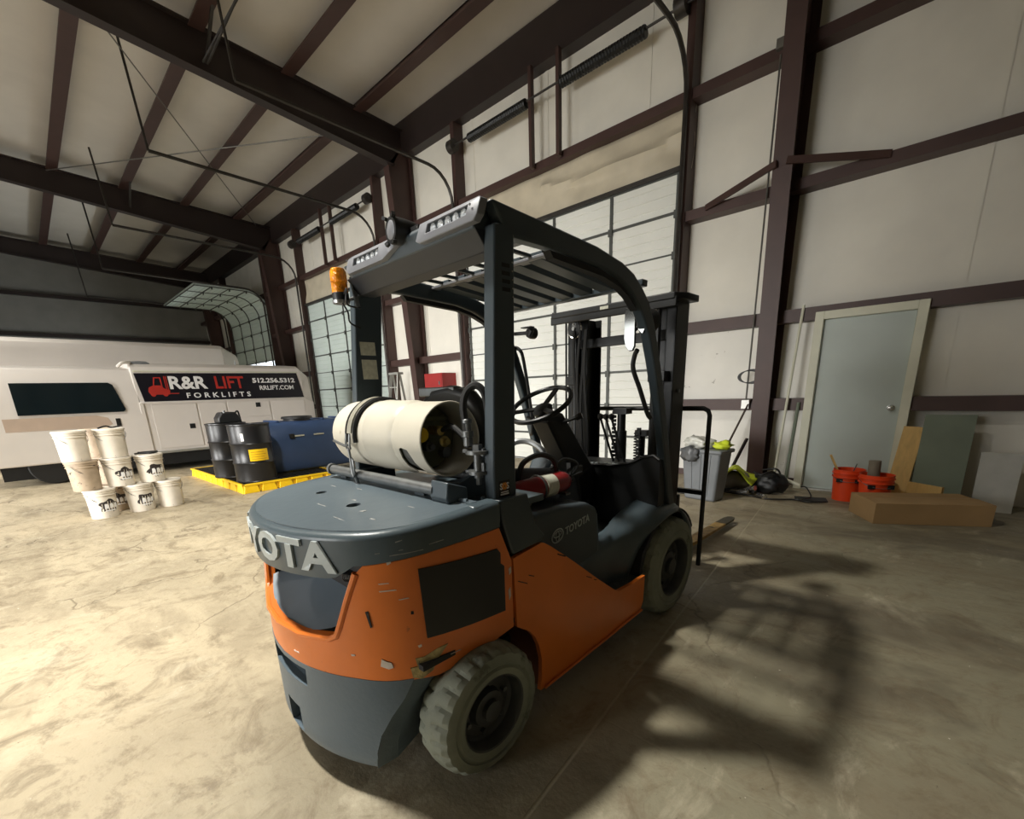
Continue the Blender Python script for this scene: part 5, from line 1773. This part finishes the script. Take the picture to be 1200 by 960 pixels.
# ------------------------------------------------------------------ pails
def pail_root(name, label, loc, rz, printed, m, handle=True):
    t = thing(name, label, 'bucket', loc, rz, 'pails stacked in three tiers at the left')
    b0, r1, h = .132, .150, .355
    pr = [(0, 0), (0, b0), (.01, b0 + .002), (h - .075, r1 - .006), (h - .075, r1 + .004), (h - .068, r1 + .004), (h - .066, r1 - .004), (h - .045, r1 - .003), (h - .045, r1 + .005), (h - .038, r1 + .005), (h - .036, r1 - .002), (h - .015, r1 - .001)]
    MB().lathe((0, 0, 0), (0, 0, 1), pr, 30).build('pail_body', m, t)
    MB().lathe((0, 0, h - .022), (0, 0, 1), [(0, r1), (.0, r1 + .009), (.018, r1 + .009), (.024, r1), (.018, r1 - .012), (.014, 0)], 30).build('lid', m, t)
    if handle:
        MB().tube([(.02 + .10 * math.sin(PI * i / 14), -(r1 + .006) * math.cos(PI * i / 14), h - .05 - .12 * math.sin(PI * i / 14)) for i in range(15)], .003, 5).build('wire_handle', M_steel, t)
    def pm(u, v, off):
        rr = b0 + (r1 - .006 - b0) * v / (h - .075) + .001
        a = u / rr
        return ((rr + off) * math.cos(a), (rr + off) * math.sin(a), v)
    if printed:
        mb = MB()
        rr_ = random.Random(printed)
        ol = []
        for i in range(28):
            a = 2 * PI * i / 28
            k = 1 + .16 * math.sin(5 * a + printed) + rr_.uniform(-.06, .06)
            ol.append((.10 * k * math.cos(a), .15 + .078 * k * math.sin(a)))
        patch(mb, ol, pm, .0015, d=.03)
        pp = mb.build('printed_badge', M_print, t)
        for q in range(3):
            mb = MB()
            cx = -.055 + .052 * q
            patch(mb, [(cx, .115), (cx + .035, .118), (cx + .04, .15), (cx + .03, .178), (cx + .004, .172)], lambda u, v, o: pm(u, v, o + .0012), .001, d=.03)
            mb.build('white_print', M_white, pp)
        mb = MB()
        patch(mb, [(-.06, .083), (.06, .083), (.05, .098), (-.05, .098)], lambda u, v, o: pm(u, v, o + .0012), .001, d=.03)
        mb.build('white_print', M_white, pp)
    # oily drips down one side
    mb = MB()
    ol = [(.175, .285), (.225, .285), (.225, .03), (.19, .02), (.205, .06), (.18, .08), (.20, .12), (.17, .14), (.195, .19), (.165, .23)]
    patch(mb, ol, pm, .001, d=.04)
    mb.build('oily_drip', M_grime, t)
    return t
T = .357
pails = [
    ('clean white pail at the right end of the bottom tier', (-7.52, 1.12, 0), .1, 0, M_pail),
    ('pail with a black badge, second from the right in the bottom tier', (-7.50, .80, 0), .35, 3, M_pail),
    ('grimy pail set back between the two badged stacks on the floor', (-7.82, .58, 0), .2, 5, M_paild),
    ('white pail at the left front of the bottom tier', (-7.45, .42, 0), .4, 7, M_pail),
    ('badged pail at the right end of the middle tier', (-7.55, .985, T), .3, 4, M_pail),
    ('badged pail in the middle tier under the topmost clean pail', (-7.52, .655, T), .4, 6, M_pail),
    ('grimy pail set back in the middle tier', (-7.84, .46, T), .2, 2, M_paild),
    ('stained pail at the left front of the middle tier', (-7.48, .33, T), .7, 0, M_paild),
    ('clean white pail standing topmost beside the van door', (-7.54, .66, 2 * T), .15, 0, M_pail),
    ('white pail at the left end of the top tier', (-7.50, .30, 2 * T), .5, 0, M_pail),
    ('grimy pail set back on the top tier between two white pails', (-7.84, .48, 2 * T), .1, 0, M_paild)]
pails[6] = (pails[6][0], (-7.86, .60, T), .2, 2, M_paild)
pails[10] = (pails[10][0], (-7.86, .56, 2 * T), .1, 0, M_paild)
for (lab, loc, rz, pr_, m) in pails:
    pail_root('pail', lab, loc, rz, pr_, m)
# dark cable on the pails, and a lid lying on the right pail of the middle tier
tag(MB().tube(spline([(-7.56, .86, 2 * T + .012), (-7.48, .92, 2 * T + .02), (-7.45, 1.02, 2 * T + .014), (-7.55, 1.09, 2 * T + .02), (-7.64, 1.0, 2 * T + .016), (-7.60, .9, 2 * T + .02)], 6), .013, 6).build('rubber_hose', M_rubber), 'loop of black hose lying on the right middle pail', 'hose')
tag(MB().tube(spline([(-7.44, .56, 3 * T + .01), (-7.5, .64, 3 * T + .03), (-7.56, .70, 3 * T + .008), (-7.58, .78, 3 * T + .02)], 6), .010, 6).build('rubber_hose', M_rubber), 'scrap of black hose on the topmost clean pail', 'hose')

# ================================================================== RIGHT-HAND CORNER
bn = thing('waste_bin', 'tall grey waste bin by the back wall with bags hanging over its rim', 'bin', (-1.98, 5.50, 0), math.radians(-8))
def taper(mb, x0, y0, x1, y1, h0, h1, k):
    return mb.hexa([(x0 * k, y0 * k, h0), (x1 * k, y0 * k, h0), (x1 * k, y1 * k, h0), (x0 * k, y1 * k, h0)], [(x0, y0, h1), (x1, y0, h1), (x1, y1, h1), (x0, y1, h1)])
taper(MB(), -.24, -.15, .24, .15, 0, .60, .80).build('bin_body', M_bin, bn, .03, 3)
mb = MB()
mb.box((-.26, -.17, .575), (.26, .17, .62))
mb.build('bin_rim', M_bin, bn, .015)
for x in (-.12, 0, .12):
    MB().hexa([(x * .8 - .012, -.13, .06), (x * .8 + .012, -.13, .06), (x * .8 + .012, -.11, .06), (x * .8 - .012, -.11, .06)], [(x - .014, -.158, .56), (x + .014, -.158, .56), (x + .014, -.13, .56), (x - .014, -.13, .56)]).build('moulded_rib', M_bin, bn, .004)
def blob(name, m, label, cat, c, r, seed, amp=.25, fl=1.0, parent=None):
    rr = random.Random(seed)
    bm = bmesh.new()
    bmesh.ops.create_icosphere(bm, subdivisions=3, radius=1)
    ph = [rr.uniform(0, 6) for _ in range(6)]
    for v in bm.verts:
        p = v.co.copy()
        k = 1 + amp * (math.sin(4 * p.x + ph[0]) * math.sin(5 * p.y + ph[1]) + .6 * math.sin(9 * p.z + ph[2] + 4 * p.x) + .4 * math.sin(13 * p.y + ph[3]))
        v.co = Vector((p.x * r[0] * k, p.y * r[1] * k, max(p.z * r[2] * k, -r[2] * fl)))
    me = bpy.data.meshes.new(name)
    bm.to_mesh(me)
    bm.free()
    me.materials.append(m)
    me.shade_smooth()
    o = bpy.data.objects.new(name, me)
    COL.objects.link(o)
    o.location = c
    if parent:
        o.parent = parent
    elif label:
        tag(o, label, cat)
    return o
blob('plastic_bag', M_bag, 'crumpled translucent bag bulging from the left of the grey bin', 'bag', (-2.08, 5.47, .68), (.15, .14, .08), 3, .3, .8)
blob('hivis_rag', M_hivis, 'lime yellow rag hanging over the right rim of the grey bin', 'rag', (-1.80, 5.50, .66), (.09, .12, .05), 5, .3, .8)
blob('dark_bag', mat('dark_bag_film', rgb(92, 94, 96), .35, 0, .1), 'dark grey bag folded over the front rim of the grey bin', 'bag', (-2.12, 5.33, .56), (.09, .03, .09), 8, .25, 1)
# cardboard box
bx = thing('cardboard_box', 'flat brown cardboard box on the floor in front of the orange buckets', 'box', (-.32, 5.39, 0), math.radians(30))
MB().box((0, 0, 0), (.95, .49, .205)).build('carton', M_card, bx, .003)
MB().box((0, .23, .205), (.95, .28, .2065)).build('tape', mat('carton_tape', rgb(150, 118, 76), .4), bx)
MB().hexa([(.0, .005, .2), (.95, .005, .2), (.95, .24, .207), (0, .24, .207)], [(.0, .005, .204), (.95, .005, .204), (.95, .24, .210), (0, .24, .210)]).build('flap', M_card, bx)
def bucket(label, loc, rz, grp=True):
    t = thing('orange_bucket', label, 'bucket', loc, rz, 'orange buckets by the walk door')
    h, b0, r1 = .36, .13, .155
    MB().lathe((0, 0, 0), (0, 0, 1), [(0, 0), (0, b0), (h - .09, r1 - .008), (h - .09, r1 + .006), (h - .08, r1 + .006), (h - .078, r1 - .006), (h - .045, r1 - .004), (h - .045, r1 + .008), (h - .035, r1 + .008), (h - .033, r1 - .003), (h, r1), (h, r1 - .006), (h - .04, r1 - .01), (.02, b0 - .006), (.02, 0)], 32).build('bucket_body', M_bucket, t)
    for a in (-2.2, -1.0):
        c = Vector((math.cos(a), math.sin(a), 0)) * (r1 - .002)
        MB().box((c.x - .03, c.y - .012, h - .14), (c.x + .03, c.y + .012, h - .10)).build('handle_ear', M_dark, t)
    MB().tube([((r1 + .004) * math.cos(a), (r1 + .004) * math.sin(a), h - .06 - .07 * math.sin((a + PI) * 1.0)) for a in [(-PI + PI * i / 14) for i in range(15)]], .003, 5).build('wire_handle', M_steel, t)
    return t
bucket('orange bucket holding tools at the left, against the walk door', (-.67, 6.38, 0), .2)
bucket('orange bucket with a grey tube in it behind the cardboard box', (-.40, 6.16, 0), .5)
tag(MB().cyl((-.42, 6.18, .025), (-.44, 6.19, .50), .055, n=16).build('grey_tube', mat('grey_cardboard', rgb(128, 120, 106), .7)), 'short grey tube standing in the right orange bucket', 'tube')
tag(MB().bar((-.63, 6.38, .03), (-.86, 6.30, .52), .035, .02).build('paint_stick', M_wood), 'pale wooden stick leaning out of the left orange bucket', 'stick')
tag(MB().cyl((-.70, 6.34, .03), (-.60, 6.27, .44), .006, n=6).build('thin_rod', M_steel), 'thin rod sticking out of the left orange bucket', 'rod')
M = Matrix.Translation((-.32, 6.50, 0)) @ Matrix.Rotation(math.radians(-13), 4, 'X') @ Matrix.Rotation(math.radians(4), 4, 'Y')
tag(MB().box((-.02, 0, 0.0), (.16, .04, .86), M).build('wooden_board', M_wood, None, .002), 'pale wooden board leaning on the right side of the walk door frame', 'board')
M = Matrix.Translation((-.02, 6.40, 0)) @ Matrix.Rotation(math.radians(-35), 4, 'Z')
tag(MB().box((-.16, 0, 0), (.18, .03, .25), M).build('wood_offcut', M_wood), 'wood offcut propped between the orange bucket and the board', 'board')
blob('work_glove', M_label, 'whitish glove on the floor right of the leaning board', 'glove', (.22, 6.42, .05), (.06, .05, .05), 9, .3, 1)
# junk heap beside the column
blob('work_bag', mat('dusty_grey_canvas', rgb(112, 106, 96), .7, 0, .15), 'dusty grey work bag at the foot of the nearest column', 'bag', (-1.83, 6.14, .13), (.19, .15, .13), 11, .12, 1)
mb = MB()
vs, fs = [], []
for j in range(7):
    for i in range(13):
        t = i / 12 * 2 - 1
        v = j / 6
        vs.append((-1.83 + .26 * t, 6.14 - .17 + .30 * v, .25 + .06 * math.cos(t * 2.2) - .05 * abs(t) + .03 * math.sin(5 * t + 3 * v)))
for j in range(6):
    for i in range(12):
        k = j * 13 + i
        fs.append((k, k + 1, k + 14, k + 13))
o = MB().add(vs, fs).build('hivis_vest', M_hivis)
sm = o.modifiers.new('s', 'SOLIDIFY'); sm.thickness = .015
tag(o, 'lime yellow vest thrown over the grey work bag', 'vest')
blob('tool_case', M_black, 'black tool case lying right of the lime vest', 'case', (-1.45, 6.22, .13), (.20, .13, .13), 13, .16, 1)
for q, (pts, lab) in enumerate([
    ([(-1.95, 5.95, .015), (-1.75, 5.86, .03), (-1.55, 5.9, .015), (-1.35, 5.84, .015), (-1.1, 5.98, .015), (-.95, 5.93, .015), (-.8, 6.05, .015)], 'long black cable running along the floor before the junk heap'),
    ([(-2.3, 5.75, .02), (-2.1, 5.9, .02), (-1.9, 6.0, .03), (-1.7, 5.98, .06), (-1.55, 6.0, .04)], 'thick dark hose behind the grey bin'),
    ([(-1.6, 6.1, .28), (-1.5, 6.0, .26), (-1.4, 6.1, .30), (-1.32, 6.2, .22), (-1.4, 6.32, .3), (-1.55, 6.3, .28)], 'black cable coil on top of the tool case'),
    ([(-1.12, 6.35, .10), (-1.05, 6.25, .12), (-.98, 6.2, .02), (-1.05, 6.0, .015), (-.9, 5.95, .015)], 'thin black lead dropping from the white tube')]):
    r_ = [.009, .022, .012, .007][q]
    tag(MB().tube(spline([(a, b, max(c, r_)) for a, b, c in pts], 6), r_, 7).build('cable', M_cable), lab, 'cable')
tag(MB().cyl((-1.45, 6.30, .24), (-1.14, 6.34, .12), .021, n=12).build('white_tube', M_cream), 'short white tube lying across the junk heap', 'tube')
for q, (a, b_, lab) in enumerate([((-1.80, 5.93, .05), (-1.62, 5.90, .055), 'bright clamp handle low in front of the work bag'), ((-1.50, 5.98, .03), (-1.40, 5.86, .03), 'bright chrome fitting in front of the tool case'), ((-1.66, 6.0, .07), (-1.55, 5.95, .10), 'bright steel clamp under the black tool case')]):
    tag(MB().bar(a, b_, .03, .035).lathe(b_, Vector(b_) - Vector(a), [(0, .0), (0, .03), (.03, .03), (.03, 0)], 10).build('steel_clamp', M_chrome), lab, 'clamp')
M = Matrix.Translation((-.95, 6.15, .0)) @ Matrix.Rotation(math.radians(15), 4, 'Z')
tag(MB().box((-.18, -.1, 0), (.14, .1, .012), M).build('rubber_mat', M_rubber, None, .003), 'small black rubber mat left of the orange buckets', 'mat')
tag(MB().box((-2.35, 5.6, 0), (-1.95, 5.9, .03)).build('floor_tray', M_rubber, None, .005), 'black tray on the floor behind the grey bin', 'tray')
